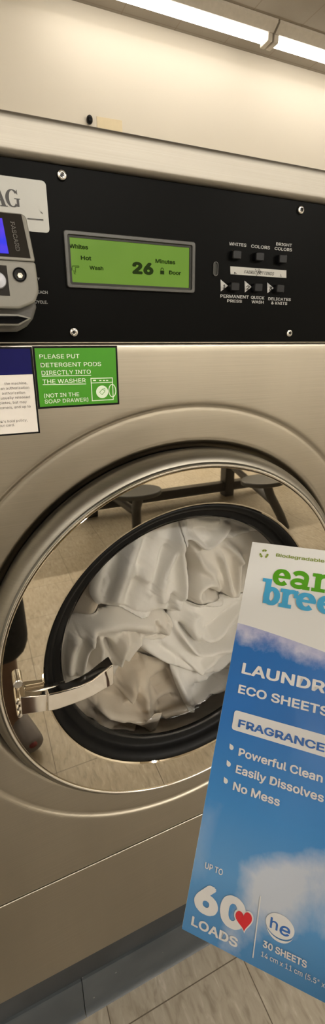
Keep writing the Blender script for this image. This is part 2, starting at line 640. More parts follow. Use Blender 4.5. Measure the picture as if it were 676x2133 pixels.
# ------------------------------------------------------------------ ceiling lamps
def strip_lamp(x0, x1, y, label, group=None, mat='fill_aisle'):
    r = empty('ceiling_lamp', ((x0+x1)/2, y, ZC))
    tag(r, label, 'lamp', group)
    g = G()
    prof = [(-.085, 0), (-.085, -.012), (-.045, -.040), (.045, -.040), (.085, -.012), (.085, 0)]
    g.slab([(x0, y+a, ZC+b) for a, b in prof], [(x1, y+a, ZC+b) for a, b in prof])
    g.obj('housing', 'housing', r, smooth=False)
    g = G()
    n = 10
    p2 = [(.036*math.cos(PI+PI*i/n), -.040+.030*math.sin(PI+PI*i/n)) for i in range(n+1)]
    g.slab([(x0+.03, y+a, ZC+b) for a, b in p2], [(x1-.03, y+a, ZC+b) for a, b in p2])
    g.obj('diffuser', mat, r)
    for xe, s in ((x0, 1), (x1, -1)):
        g = G().box(min(xe, xe+s*.028), max(xe, xe+s*.028), y-.040, y+.040, ZC-.074, ZC-.036)
        g.obj('end_cap', 'housing', r, bevel=.004)
    return r


LY = 2.085
xg = 1.745
strip_lamp(xg-1.22, xg-.006, LY, 'lit fluorescent strip lamp on the ceiling beside the back wall, left of the gap', 'lamps along the back wall', 'lamp')
strip_lamp(xg+.006, xg+1.22, LY, 'lit fluorescent strip lamp on the ceiling beside the back wall, right of the gap', 'lamps along the back wall', 'lamp')
for xa, wx_ in ((-1.9, 'left'), (.4, 'middle'), (2.7, 'right')):  # two unseen rows, added to throw light on the washer front and laundry
    for ya, wy_, ml in ((-1.75, 'over the aisle behind the photographer', 'fill_aisle'), (-3.9, 'over the far side of the room', 'fill_far')):
        strip_lamp(xa, xa+1.22, ya, 'added unseen strip lamp ' + wy_ + ', ' + wx_ + ' one of three', 'added lamps over the room', ml)

# marks on the back wall above the washer
yw = YB
a, b, c = at(201, 242, yw-.004), at(254, 251, yw-.004), at(254, 268, yw-.004)
zt, zb = (a.z+b.z)/2, c.z-.05
g = G().plate([(a.x, yw-.004, a.z), (b.x, yw-.004, b.z), (b.x, yw-.004, zb), (a.x, yw-.004, zb)], yw)
tag(g.obj('wall_card', 'card', bevel=.001), 'pale yellow rectangular card on the cream wall above the washer', 'card')
p = at(186, 250, yw-.02)
kn = empty('wall_peg', (p.x, yw, p.z))
tag(kn, 'small dark rounded peg on the cream wall left of the yellow card', 'peg')
g = G().lathe([(.001, -.040), (.009, -.039), (.015, -.033), (.017, -.024), (.015, -.014), (.008, -.008), (.007, 0)], (p.x, yw, p.z), n=24, closed=True)
for i, v in enumerate(g.v): g.v[i] = (v[0], v[1], p.z+(v[2]-p.z)*1.25)
g.obj('knob', 'black', kn)
g = G().lathe([(.011, -.004), (.011, -.0005)], (p.x, yw, p.z), n=20, closed=True)
g.obj('rosette', 'dark_metal', kn)


# ------------------------------------------------------------------ the washer
CX, CZ = .2669, .889
X0, X1 = -.20, .735
ZT, ZP1, ZP0, ZS, ZB = 1.5475, 1.5085, 1.334, .4522, .203
wr = empty('washing_machine', (CX, .5, ZB))
tag(wr, 'stainless steel front-loading washing machine with black control panel and round glass door', 'washing machine')

# cabinet shell
g = G()
g.box(X0, X0+.012, .010, 1.05, ZB, ZT-.02)
g.box(X1-.012, X1, .010, 1.05, ZB, ZT-.02)
g.box(X0, X1, 1.04, 1.052, ZB, ZT-.02)
g.box(X0, X1, .012, 1.052, ZB, ZB+.012)
g.box(X0, X1, .008, .02, ZP0-.004, ZP1+.01)
g.obj('cabinet', 'steel', wr, smooth=False)
# top lid with its rounded front band
g = G()
prof = [(.012, ZP1+.002), (.004, ZP1), (-.003, ZP1+.001), (-.0059, ZP1+.005), (-.0062, ZP1+.0065), (-.0062, ZP1+.009), (-.0062, ZT-.011), (-.0062, ZT-.009), (-.0059, ZT-.006), (-.0045, ZT-.003), (0, ZT-.0006), (.01, ZT), (1.055, ZT), (1.055, ZT-.03), (.012, ZT-.03)]
g.slab([(X0-.003, y, z) for y, z in prof], [(X1+.003, y, z) for y, z in prof])
g.obj('top_band', 'band', wr, flat_angle=50)

# front panel with the pressed ring and the round opening
RO = .372
prof = [(RO, 0), (.3680, 0), (.3668, .0002), (.3655, .0009), (.3642, .0021), (.3628, .0032), (.3612, .0038), (.3595, .0038), (.3575, .0035), (.355, .0033),
        (.340, .0033), (.3200, .0032), (.3175, .0032), (.3150, .0036), (.3125, .0052), (.3098, .0095), (.3080, .016), (.300, .02)]
angs = [2*PI*k/180 for k in range(180)]
za, zb = ZS+.0006, ZP0-.0012
corner = [math.atan2(z-CZ, x-CX) % (2*PI) for x in (X0, X1) for z in (za, zb)]
angs = sorted(set(angs+corner))
n = len(angs)
g = G()
vs = []
BV = .004


def rect_hit(q, ins):
    c, s = math.cos(q), math.sin(q)
    ts = []
    if c > 1e-9: ts.append((X1-ins-CX)/c)
    if c < -1e-9: ts.append((X0+ins-CX)/c)
    if s > 1e-9: ts.append((zb-ins-CZ)/s)
    if s < -1e-9: ts.append((za+ins-CZ)/s)
    k = min(ts)
    return CX+c*k, CZ+s*k


rings = []
for ins, y in ((0, .012), (0, .004), (.0005, .0018), (.0018, .0005), (.004, 0), (.012, 0)):
    rings.append([(*rect_hit(q, ins), y) for q in angs])
rings.append([(CX+(RO+.004)*math.cos(q), CZ+(RO+.004)*math.sin(q), 0) for q in angs])
for r_, y in prof:
    rings.append([(CX+r_*math.cos(q), CZ+r_*math.sin(q), y) for q in angs])
for rg in rings: vs += [(x, y, z) for x, z, y in rg]
fs = []
for i in range(len(rings)-1):
    for k in range(n):
        a = i*n+k; b = i*n+(k+1) % n
        fs.append((a, b, b+n, a+n))
obj('front_panel', vs, fs, 'steel', wr, flat_angle=60)

# lower service panel under the seam
g = G().box(X0, X1, 0, .012, ZB, ZS-.0012)
g.obj('service_panel', 'steel', wr, bevel=.0015)
# dark gap of the seam
G().box(X0+.002, X1-.002, .006, .012, ZS-.004, ZS+.004).obj('seam_strip', 'dark_metal', wr, smooth=False)

# control panel
cp = G().box(X0+.004, X1-.004, .0012, .010, ZP0, ZP1).obj('control_panel', 'black_panel', wr, smooth=False)


def screw(px, py, par, Y=.0, r=.0052):
    p = at(px, py, Y)
    g = G().lathe([(r, .0012), (r, -.0012), (r*.86, -.0028), (r*.55, -.0036), (r*.50, -.0036), (r*.46, -.0012), (.0001, -.0012)], (p.x, Y, p.z), n=24, closed=False)
    o = g.obj('screw', 'screw', par)
    s = front(Y-.0014, .0002)
    s.poly([(p.x+(r*.46 if i % 2 == 0 else r*.30)*math.cos(PI*i/6), p.z+(r*.46 if i % 2 == 0 else r*.30)*math.sin(PI*i/6)) for i in range(12)])
    s.obj('socket', 'black', o)


for q in ((128, 366), (153, 692), (624, 438), (600, 694)): screw(*q, wr, .0012)

# LCD window
x0, x1 = .1136, .2722
z0, z1 = 1.3920, 1.4488
r = rrect(x0, x1, z0, z1, .003)
r2 = rrect(x0+.0042, x1-.0042, z0+.0036, z1-.0040, .002)


def frame_mesh(outer, inner, y0, y1, yi):
    g = G(); n = len(outer)
    vs = [(a, y0, b) for a, b in outer]+[(a, y1, b) for a, b in outer]+[(a, y1, b) for a, b in inner]+[(a, yi, b) for a, b in inner]
    fs = []
    for j in range(3):
        for i in range(n):
            k = (i+1) % n
            fs.append((j*n+i, j*n+k, (j+1)*n+k, (j+1)*n+i))
    return g.add(vs, fs)


lcd = frame_mesh(r, r2, .002, -.0032, -.0010).obj('display', 'bezel', wr, bevel=.0007)
r3 = rrect(x0+.0042, x1-.0042, z0+.0036, z1-.0040, .002)
r4 = rrect(x0+.0064, x1-.0072, z0+.0058, z1-.0064, .0006)
frame_mesh(r3, r4, -.0008, -.0012, .0002).obj('inner_frame', 'bezel_in', lcd, smooth=False)
G().plate([(a, -.0002, b) for a, b in r4], .001).obj('screen', 'lcd', lcd, smooth=False)
s = front(-.0002, .0004)


def ptext(s, txt, pl, pr, pbase, cap_px, Y=0.0, **k):
    """text between two picture columns on a wall-parallel plane"""
    a = at(pl, pbase if not isinstance(pbase, tuple) else pbase[0], Y)
    b = at(pr, pbase if not isinstance(pbase, tuple) else pbase[1], Y)
    z = (a.z+b.z)/2
    cap = at(pl, (pbase if not isinstance(pbase, tuple) else pbase[0])-cap_px, Y).z-a.z
    s.text(txt, a.x, z, cap, b.x, **k)


ptext(s, 'Whites', 144, 183, (517, 520), 12.5, bold=.032)
ptext(s, 'Hot', 168, 190, (541, 543), 12, bold=.032)
ptext(s, 'Wash', 186, 215, (561, 564), 11.5, bold=.032)
ptext(s, '26', 275, 319, (570, 574), 35, bold=.05)
ptext(s, 'Minutes', 323, 364, (548, 551), 12, bold=.032)
ptext(s, 'Door', 351, 376, (571, 574), 11.5, bold=.032)
s.part('padlock_icon')
lx, lz = px2(337, 566)
s.poly([(lx-.0026, lz-.003), (lx+.0026, lz-.003), (lx+.0026, lz+.0012), (lx-.0026, lz+.0012)])
s.strip([(lx+.0017*math.cos(q), lz+.0018+.0022*math.sin(q)) for q in np.linspace(0, PI, 9)], .0009)
s.part('hand_icon')
hx, hz = px2(156, 562)
s.strip([(hx+.0045, hz+.0040), (hx-.0028, hz+.0036), (hx-.0034, hz+.0012), (hx-.0034, hz-.0010)], .0007)
s.strip([(hx+.0045, hz+.0040), (hx+.0045, hz+.0028), (hx+.0004, hz+.0024), (hx+.0004, hz-.0030)], .0007)
s.strip([(hx-.0014, hz-.0006), (hx-.0012, hz-.0042), (hx+.0004, hz-.0042)], .0007)
s.obj('lettering', 'lcd_ink', lcd)

# small slot window beside the buttons
sx, sz = px2(448.5, 560)
sl = rrect(sx-.0034, sx+.0034, sz-.0082, sz+.0082, .0033)
sl2 = rrect(sx-.0026, sx+.0026, sz-.0073, sz+.0073, .0025)
sw = frame_mesh(sl, sl2, .0012, -.0006, .0006).obj('indicator_slot', 'bezel', wr)
G().plate([(a, .0006, b) for a, b in sl2], .0012).obj('lens', 'bezel_in', sw, smooth=False)

# buttons
for (bx, by) in ((492.5, 530.5), (540, 534.5), (588, 539.5), (488.5, 597), (537, 599), (582.5, 601)):
    p = at(bx, by, -.005)
    hw, hh = .0064, .0050
    ou = rrect(p.x-hw, p.x+hw, p.z-hh, p.z+hh, .0016, 4)
    inn = rrect(p.x-hw+.0008, p.x+hw-.0008, p.z-hh+.0008, p.z+hh-.0008, .0014, 4)
    g = G()
    n = len(ou)
    vs = [(a, .001, b) for a, b in ou]+[(a, -.0055, b) for a, b in ou]+[(a, -.0066, b) for a, b in inn]
    fs = [(j*n+i, j*n+(i+1) % n, (j+1)*n+(i+1) % n, (j+1)*n+i) for j in range(2) for i in range(n)]
    fs.append(tuple(range(2*n, 3*n)))
    o = g.add(vs, fs).obj('button', 'black', wr)

s = front(.0012)
kw = dict(bold=.014)
ptext(s, 'WHITES', 477, 513, (511, 513.5), 9.5, **kw)
ptext(s, 'COLORS', 523, 562, (515.5, 519.5), 9.5, **kw)
ptext(s, 'BRIGHT', 575, 608, (511, 514), 9, **kw)
ptext(s, 'COLORS', 572, 608, (520.5, 523.5), 9, **kw)
ptext(s, 'PERMANENT', 459, 518, (620, 622), 9.5, **kw)
ptext(s, 'PRESS', 473, 504, (629.5, 630.5), 8.5, **kw)
ptext(s, 'QUICK', 522.5, 550.5, (622.5, 623.5), 9, **kw)
ptext(s, 'WASH', 524, 549, (631.5, 632.5), 8.5, **kw)
ptext(s, 'DELICATES', 558.5, 605.5, (625, 627), 8.5, **kw)
ptext(s, '& KNITS', 565, 598, (634, 635), 8.5, **kw)
for tx, (ax, ay, bx, by, cx, cy) in (('1', (459.5, 582, 460, 607, 475, 595)), ('2', (509.5, 584.5, 510, 609, 524.5, 597.5)), ('3', (556.5, 588, 557, 610.5, 570.5, 600))):
    s.part('arrow_mark').poly([px2(ax, ay), px2(cx, cy), px2(bx, by)])
ptext(s, 'T', 78, 83.5, 583.5, 7, **kw)
a = px2(99.5, 612); s.text('EACH', a[0], a[1], .0042, right=True, bold=.014)
a = px2(99.5, 632.5); s.text('CYCLE.', a[0], a[1], .0042, right=True, bold=.014)
s.obj('lettering', 'panel_ink', wr)
s = front(.0001)
ptext(s, '1', 464, 469, 601, 12, bold=.012)
ptext(s, '2', 512, 519, 603.5, 12, bold=.012)
ptext(s, '3', 559.5, 566, 605.5, 12, bold=.012)
s.obj('numerals', 'black_ink', wr)

# strip reading FABRIC SETTINGS
q = [px2(479.5, 554.5), px2(596, 563), px2(596, 579), px2(480, 571)]
fsx = G().plate([(x, .0004, z) for x, z in q], .0012).obj('fabric_strip', 'silver_plate', wr, smooth=False)
s = front(.0004, .0003)
ptext(s, 'FABRIC SETTINGS', 508, 570, (569.5, 573.5), 9.5, shear=.25)
for (ax, ay, bx, by) in ((531, 560, 536, 570), (536, 570, 533, 575), (538, 560, 544, 568), (541, 571, 536, 562), (584, 571, 585, 577), (489, 567, 487, 571), (487, 567, 492, 570)):
    s.part('scratch').strip([px2(ax, ay), px2(bx, by)], .0006)
s.obj('lettering', 'black_ink', fsx)

# maker's plate
rp = rrect(-.030, .0995, 1.4447, 1.4922, .004)
pl = G().plate([(a, .0002, b) for a, b in rp], .0012).obj('maker_plate', 'silver_plate', wr, smooth=False)
s = front(.0002, .0003)
# serif capitals: A then G (the rest of the word runs on to the left behind the reader)
zb_, zt_ = px2(20, 431)[1], px2(25, 394)[1]
gx0, gx1 = px2(13, 412)[0], px2(40, 412)[0]


def serif_G(s, x0, x1, z0, z1):
    cx, cz, w, h = (x0+x1)/2, (z0+z1)/2, (x1-x0)/2, (z1-z0)/2
    aa = np.linspace(math.radians(42), math.radians(318), 30)
    s.strip([(cx-.0004+w*.80*math.cos(q), cz+h*.93*math.sin(q)) for q in aa], [w*(.14+.42*abs(math.cos(q))**1.5) for q in aa])
    s.poly([(cx+w*.55, z0+h*.12), (cx+w*.92, z0+h*.12), (cx+w*.92, cz-h*.05), (cx+w*.55, cz-h*.05)])
    s.poly([(cx+w*.22, cz-h*.06), (cx+w*1.12, cz-h*.06), (cx+w*1.12, cz+h*.03), (cx+w*.22, cz+h*.03)])
    s.poly([(cx+w*.62, z1-h*.02), (cx+w*.72, z1-h*.02), (cx+w*.74, cz+h*.42), (cx+w*.60, cz+h*.55)])


def serif_A(s, x0, x1, z0, z1):
    w, h = x1-x0, z1-z0
    m = x0+w*.5
    s.poly([(m-w*.05, z1), (m+w*.06, z1), (x0+w*.20, z0), (x0+w*.13, z0)])
    s.poly([(m-w*.06, z1), (m+w*.07, z1), (x0+w*.92, z0), (x0+w*.64, z0)])
    s.poly([(x0+w*.24, z0+h*.30), (x0+w*.75, z0+h*.30), (x0+w*.74, z0+h*.36), (x0+w*.26, z0+h*.36)])
    s.poly([(x0, z0), (x0+w*.34, z0), (x0+w*.34, z0+h*.05), (x0, z0+h*.05)])
    s.poly([(x0+w*.52, z0), (x0+w*1.02, z0), (x0+w*1.02, z0+h*.05), (x0+w*.52, z0+h*.05)])


serif_G(s, gx0, gx1, zb_, zt_)
s.part()
serif_A(s, gx0-.0142, gx0+.0004, zb_, zt_)


def bars(x0, w, lst):
    """one capital out of straight strokes in a unit square"""
    s.part()
    for pts in lst: s.poly([(x0+w*u, zb_+(zt_-zb_)*v) for u, v in pts])


bars(gx0-.0262, .0125, [[(.40, 0), (.60, 0), (.60, 1), (.40, 1)], [(0, .94), (1, .94), (1, 1), (0, 1)], [(0, .74), (.06, .74), (.06, 1), (0, 1)],
                        [(.94, .74), (1, .74), (1, 1), (.94, 1)], [(.28, 0), (.72, 0), (.72, .05), (.28, .05)]])
bars(gx0-.0402, .0140, [[(.41, 0), (.60, 0), (.60, .45), (.41, .45)], [(.08, 1), (.30, 1), (.60, .42), (.41, .42)], [(.82, 1), (.90, 1), (.60, .42), (.52, .42)],
                        [(0, .95), (.40, .95), (.40, 1), (0, 1)], [(.68, .95), (1.02, .95), (1.02, 1), (.68, 1)], [(.28, 0), (.73, 0), (.73, .05), (.28, .05)]])
s.part()
serif_A(s, gx0-.0548, gx0-.0402, zb_, zt_)
bars(gx0-.0730, .0172, [[(.09, 0), (.14, 0), (.14, 1), (.09, 1)], [(.74, 0), (.91, 0), (.91, 1), (.74, 1)], [(.09, 1), (.25, 1), (.56, 0), (.50, 0)], [(.75, 1), (.82, 1), (.56, 0), (.50, 0)],
                        [(0, 0), (.26, 0), (.26, .05), (0, .05)], [(.64, 0), (1, 0), (1, .05), (.64, .05)]])
s.part('underline').strip([px2(57, 455.5), px2(90, 458)], .0009)
s.part('scratch').strip([px2(84, 441), px2(89, 445)], .0005)
s.obj('lettering', 'plate_ink', pl)

# tub and drum behind the opening
g = G().lathe([(.300, .016), (.285, .03), (.262, .045), (.262, .50), (.05, .52), (.001, .52)], (CX, 0, CZ), n=72)
g.obj('drum', 'drum', wr)

# door: frame > polished ring, gasket, glass, rim; and the handle
C = (CX, 0, CZ)
door = G().lathe([(.2995, .018), (.3035, .004), (.3030, -.006), (.3005, -.0145), (.2960, -.0215), (.2915, -.0250), (.2885, -.0258)], C, n=160).obj('door', 'steel_ring', wr)
G().lathe([(.2894, -.0245), (.2888, -.0262), (.2868, -.0277), (.2864, -.0270)], C, n=160).obj('rim_strip', 'dark_rim', door)
G().lathe([(.2870, -.0265), (.2867, -.0284), (.2859, -.0293), (.2850, -.0295), (.2841, -.0292), (.2833, -.0283), (.2829, -.0270), (.2828, -.0245)], C, n=160).obj('rim', 'bright_rim', door)
G().lathe([(.2822, -.0262), (.2815, -.0280), (.2810, -.0284), (.262, -.0284), (.240, -.0284), (.2305, -.0284), (.2288, -.0279), (.2270, -.0262), (.2266, -.0230)], C, n=160).obj('polished_ring', 'mirror', door, flat_angle=6)
G().lathe([(.2275, -.0235), (.2255, -.0262), (.2235, -.0262), (.2190, -.0215), (.2165, -.0185), (.2150, -.0150), (.2140, -.0090), (.2100, -.0065), (.2040, -.0050), (.2010, -.0040), (.2000, -.0020), (.2000, .004)], C, n=160).obj('gasket', 'rubber', door, flat_angle=60)
G().lathe([(.2035, -.0044), (.2010, -.0046), (.1985, -.0030), (.1965, .004), (.1940, .013), (.1900, .0205), (.1830, .0255), (.170, .0290), (.13, .0325), (.07, .0345), (.0005, .035)], C, n=128).obj('glass', 'glass', door)

# handle
Yf, Yb_ = -.066, -.034
P = lambda x, y, Y: at(x, y, Y)
hd = empty('handle', P(100, 1460, -.03)); hd.parent = wr
hd.matrix_parent_inverse = MW[wr.name].inverted()
# lever: a bent strip whose front face is seen, with a scooped grip behind it
top = [(99, 1447, -0.0460), (118, 1443.5, -0.0475), (145, 1436, -0.0500), (170, 1428, -0.0530), (192, 1417.5, -0.0560), (214, 1401, -0.0600), (232, 1386.5, -0.0630), (236, 1384, -0.0628)]
bot = [(99, 1482.5, -0.0460), (118, 1479, -0.0475), (147, 1469, -0.0500), (172, 1460, -0.0530), (195, 1449.5, -0.0560), (216, 1437, -0.0600), (233, 1428, -0.0630), (237.5, 1424, -0.0628)]
dep = [.014, .0145, .016, .0185, .020, .021, .0205, .017]
tf = [P(*q) for q in top]; bf = [P(*q) for q in bot]
g = G()
vs = []
for a, b, d in zip(tf, bf, dep):
    vs += [a, b, b+Vector((0, d, 0)), a+Vector((0, d, .0))]
fs = [(0, 1, 2, 3), (28, 31, 30, 29)]
for i in range(len(tf)-1):
    for k in range(4):
        j = (k+1) % 4
        fs.append((4*i+k, 4*i+j, 4*i+4+j, 4*i+4+k))
lever = obj('lever', vs, fs, 'chrome', hd, bevel=.0016, segs=3, flat_angle=30)
# hinge bracket on the ring
br = [(41, 1453, -.044), (97, 1447.5, -.045), (97, 1482, -.045), (44, 1490, -.044)]
ff = [P(*q) for q in br]
g = G().slab(ff, [Vector((p.x, -.026, p.z)) for p in ff])
bk = g.obj('bracket', 'chrome', hd, bevel=.0014, segs=3)
# side pins and the fixing screw above
p1 = P(36, 1462, -.041)
for dz in (0, -.010, -.021):
    g = G().lathe([(.0001, -.0035), (.0030, -.0030), (.0036, 0), (.0036, .013)], (p1.x+.001, p1.y, p1.z+dz), n=16, closed=False)
    g.obj('pin', 'chrome', hd)
p2 = P(37, 1420, -.035)
G().lathe([(.0001, -.006), (.0050, -.006), (.0062, -.0048), (.0062, .008)], (p2.x, p2.y, p2.z), n=24).obj('screw', 'screw', hd)
# root of the lever bridging back to the ring
qa = [Vector((ff[0].x+.006, -.036, ff[0].z-.001)), Vector((tf[2].x, -.036, tf[1].z-.001)), Vector((tf[2].x, -.036, bf[1].z+.002)), Vector((ff[3].x+.006, -.036, ff[3].z+.002))]
G().slab(qa, [Vector((p.x, -.026, p.z)) for p in qa]).obj('base', 'chrome', hd, bevel=.003, segs=3)


# ------------------------------------------------------------------ stickers on the steel
def border(g_x0, g_x1, z0, z1, name, label, mat_in):
    o = G().box(g_x0, g_x1, -.0007, -.0001, z0, z1).obj(name, 'black_ink', None, smooth=False)
    return tag(o, label, 'sign')


sg = border(.0697, .1690, 1.2593, 1.3297, 'detergent_sign', 'green black-edged washer sign about detergent pods stuck under the control panel', None)
zi0, zi1 = 1.2617, 1.3275
G().box(.0719, .1668, -.0009, -.0006, zi0, zi1).obj('green_field', 'sign_green', sg, smooth=False)
s = front(-.0009, .0003)
kw = dict(bold=.006, Y=0.0)
ptext(s, 'PLEASE PUT', 82, 165, (747, 746), 12.5, **kw)
ptext(s, 'DETERGENT PODS', 84.5, 210, (764, 763), 12.5, **kw)
ptext(s, 'DIRECTLY INTO', 86.5, 188.5, (780.5, 779), 12.5, **kw)
ptext(s, 'THE WASHER', 88.5, 178, (798.5, 797), 12.5, **kw)
ptext(s, '(NOT IN THE', 91.5, 164.5, (828, 825), 11.5, **kw)
ptext(s, 'SOAP DRAWER)', 93, 183.5, (839.5, 836.5), 11.5, **kw)
s.part('underline').strip([px2(86.5, 783.5), px2(189, 781.5)], .0008)
s.part('underline').strip([px2(88.5, 801), px2(178.5, 799.5)], .0008)
# little washer drawing
s.part('washer_drawing')
a = px2(188.5, 788); b = px2(233, 787); c = px2(235, 832); d = px2(191.5, 834.5)
s.strip([a, b, c, d], .0013, True)
s.strip([px2(189, 797.5), px2(233.5, 796)], .0008)
s.poly([px2(193, 791), px2(199, 791), px2(199, 793.5), px2(193, 793.5)])
for q in (206, 213.5, 220): s.poly([px2(q, 791.5), px2(q+4.5, 791.5), px2(q+4.5, 793.5), px2(q, 793.5)])
wx, wz = px2(212, 816)
s.disc(wx, wz, .0076)
ex, ez = px2(233, 813.5)
s.ring(ex, ez, .0081, .0071, sx=.58)
s.obj('lettering', 'sign_ink', sg)
s = front(-.0013, .0002)
s.strip([(wx-.0034, wz-.0004), (wx+.0006, wz+.0034), (wx+.0034, wz+.0004), (wx-.0004, wz-.0034)], .0008, True)
s.strip([(wx+.0010, wz+.0030), (wx+.0036, wz+.0044), (wx+.0034, wz+.0012)], .0008)
s.obj('pod_mark', 'sign_green', sg)

ns = border(-.085, .0692, 1.2308, 1.3292, 'notice_sign', 'black-edged notice with navy top and white lower half, left of the green sign', None)
zm = px2(40, 780)[1]
G().box(-.083, .0670, -.0009, -.0006, zm, 1.3272).obj('navy_field', 'sign_navy', ns, smooth=False)
G().box(-.083, .0672, -.0009, -.0006, 1.2328, zm-.0002).obj('white_field', 'sign_white', ns, smooth=False)
s = front(-.0009, .0003)
for txt, pr, pb in (('the machine,', 56.5, 800), ('an authorization', 60.5, 809.5), ('authorization', 52, 819.8), ('usually released', 62, 829), ('completes, but may', 55.5, 839.2), ('customers, and up to', 63.5, 848.5), ("bank's hold policy,", 57, 877), ('your card.', 30.5, 887)):
    a = px2(pr, pb)
    s.text(txt, a[0], a[1], .0041, right=True, bold=-.004, spacing=1.04)
s.obj('lettering', 'grey_ink', ns)


# ------------------------------------------------------------------ card reader
rd = empty('card_reader', (.01, 0, at(40, 560, -.05).z))
tag(rd, 'grey payment card reader with blue screen mounted on the control panel at the left', 'card reader')
XLr = -.075


def lx_(p, x=XLr): return Vector((x, p.y, p.z))


YT, YM = -.030, -.050
A_ = at(43, 444, YT); A2 = at(52, 448, YT-.001); A3 = at(55.5, 456, YT-.003); B_ = at(73.5, 545, YM)
C_ = at(80.5, 600, YM); C2 = at(80, 611, YM); D_ = at(73, 630, YM); E_ = at(41, 643.5, YM)
up = [lx_(A_), A_, A2, A3, B_, lx_(B_)]
g = G().slab(up, [Vector((p.x+(.003 if i not in (0, 5) else 0), -.001, p.z)) for i, p in enumerate(up)])
g.obj('screen_housing', 'reader_grey', rd, bevel=.0022, segs=3)
lo = [lx_(B_)+Vector((0, 0, -.0004)), B_+Vector((0, 0, -.0004)), C_, C2, D_, E_, lx_(E_)]
g = G().slab(lo, [Vector((p.x+(.003 if 0 < i < 6 else 0), -.001, p.z)) for i, p in enumerate(lo)])
g.obj('lower_housing', 'reader_grey', rd, bevel=.0024, segs=3)


def on_slope(px, py, lift=.0006):
    """point on the tilted upper face"""
    best = None
    for i in range(40):
        Y = YT+(YM-YT)*i/39
        p = at(px, py, Y)
        f = (p.z-A_.z)/(B_.z-A_.z)
        e = abs(YT+(YM-YT)*f-Y)
        if best is None or e < best[0]: best = (e, p)
    return best[1]+Vector((0, -lift, -lift*.4))


q = [on_slope(44, 446.5), on_slope(63.5, 537.5)]
lab = [lx_(q[0], XLr+.006), q[0], q[1], lx_(q[1], XLr+.006)]
lb = G().slab(lab, [p+Vector((0, .0010, 0)) for p in lab]).obj('label', 'reader_label', rd, smooth=False)
q0, q1 = on_slope(4, 454, .0012), on_slope(18, 527.5, .0012)
scr = [lx_(q0, XLr+.022), q0, q1, lx_(q1, XLr+.022)]
t = NT('blue_screen')
f = t.noise(t.coord((8, 8, 30)), 2.0, 2)
t.set(Base_Color=(.01, .01, .02, 1), Roughness=.2, Emission_Color=t.ramp(f, [(.35, srgb(40, 60, 240)), (.65, srgb(104, 66, 236))]), Emission_Strength=.9)
M['blue_screen'] = t.m
G().slab(scr, [p+Vector((0, .0010, 0)) for p in scr]).obj('screen', 'blue_screen', rd, smooth=False)
# the reader's name, read downwards, outlined
Va = (on_slope(27, 458)-on_slope(40, 523)).normalized()
Ua = Vector((1, 0, 0)); Ua = (Ua-Va*Ua.dot(Va)).normalized()
o0 = on_slope(21, 461, .0012); o1 = on_slope(33.5, 523, .0012)
lenr = (o1-o0).length
s = L(o0, -Va, Ua, .0002)
s.text('FASCARD', 0, 0, .0052, lenr, bold=.02)
s.obj('lettering', 'silver_plate', lb)
s = L(o0, -Va, Ua, .0004)
s.text('FASCARD', 0, .0004, .0044, lenr, bold=-.012)
s.obj('lettering_core', 'reader_label', lb)
# dark square with round pale button
YP = YM-.0006
q = [at(13.5, 553, YP), at(21, 616, YP)]
sq = [lx_(q[0], XLr+.03), q[0], q[1], lx_(q[1], XLr+.03)]
dk = G().slab(sq, [p+Vector((0, .001, 0)) for p in sq]).obj('keypad', 'reader_label', rd, smooth=False)
p = at(-4, 584, YM-.002)
G().lathe([(.0001, -.0040), (.004, -.0036), (.0068, -.0020), (.0076, .0010), (.0076, .002)], p, n=32).obj('round_button', 'button_white', dk)
# lock with steel core
p = at(41, 572, YM-.001)
lk = G().lathe([(.0064, .003), (.0064, -.0010), (.0058, -.0014), (.0050, .0002), (.0001, .0006)], p, n=32).obj('lock', 'black', rd)
G().lathe([(.0030, .0008), (.0030, -.0008), (.0024, -.0012), (.0016, -.0012), (.0014, .0003), (.0001, .0003)], (p.x+.0002, p.y, p.z-.0008), n=6).obj('lock_core', 'screw', lk)
# card slot lip underneath
YSL = -.056
tray = [at(-4, 652.5, YSL), at(39, 654.5, YSL), at(66.5, 662.5, YSL+.006), at(40, 678, YSL), at(-4, 680.5, YSL)]
g = G()
outl = [lx_(tray[0]), *tray[1:4], lx_(tray[4])]
g.slab(outl, [p+Vector((.001, .030, 0)) for p in outl])
lip = g.obj('card_slot', 'reader_grey', rd, bevel=.0015)
inn = [at(-4, 657.5, YSL-.0006), at(38, 658.5, YSL-.0006), at(59, 663.5, YSL+.0040), at(38, 674, YSL-.0006), at(-4, 676, YSL-.0006)]
il = [lx_(inn[0]), *inn[1:4], lx_(inn[4])]
G().slab(il, [p+Vector((0, .003, 0)) for p in il]).obj('slot_mouth', 'black', lip, smooth=False)
und = [at(-4, 640, -.036), at(74, 628, -.036), at(76, 640, -.036), at(69, 664, -.036), at(56, 680, -.036), at(38, 690, -.036), at(-4, 697, -.036)]
ul = [lx_(und[0]), *und[1:6], lx_(und[6])]
G().slab(ul, [Vector((p.x+.002, -.001, p.z)) for p in ul]).obj('back_shell', 'reader_dark', rd, bevel=.003, segs=3)
s = L(at(0, 668, YSL-.0004), (1, 0, 0), (0, 0, 1), .0003)


# ------------------------------------------------------------------ the laundry
DX, DN = .002, 280
DEPTH = np.full((DN, DN), .30)            # how near the load already lies, on a 2 mm grid over the opening


def depth_at(x, z):
    u = np.clip((x-CX)/DX+DN/2, 1, DN-2.001); v = np.clip((z-CZ)/DX+DN/2, 1, DN-2.001)
    i, j = u.astype(int), v.astype(int); a, b = u-i, v-j
    return (DEPTH[i, j]*(1-a)+DEPTH[i+1, j]*a)*(1-b)+(DEPTH[i, j+1]*(1-a)+DEPTH[i+1, j+1]*a)*b


AMP, DEEP = 2.0, .022


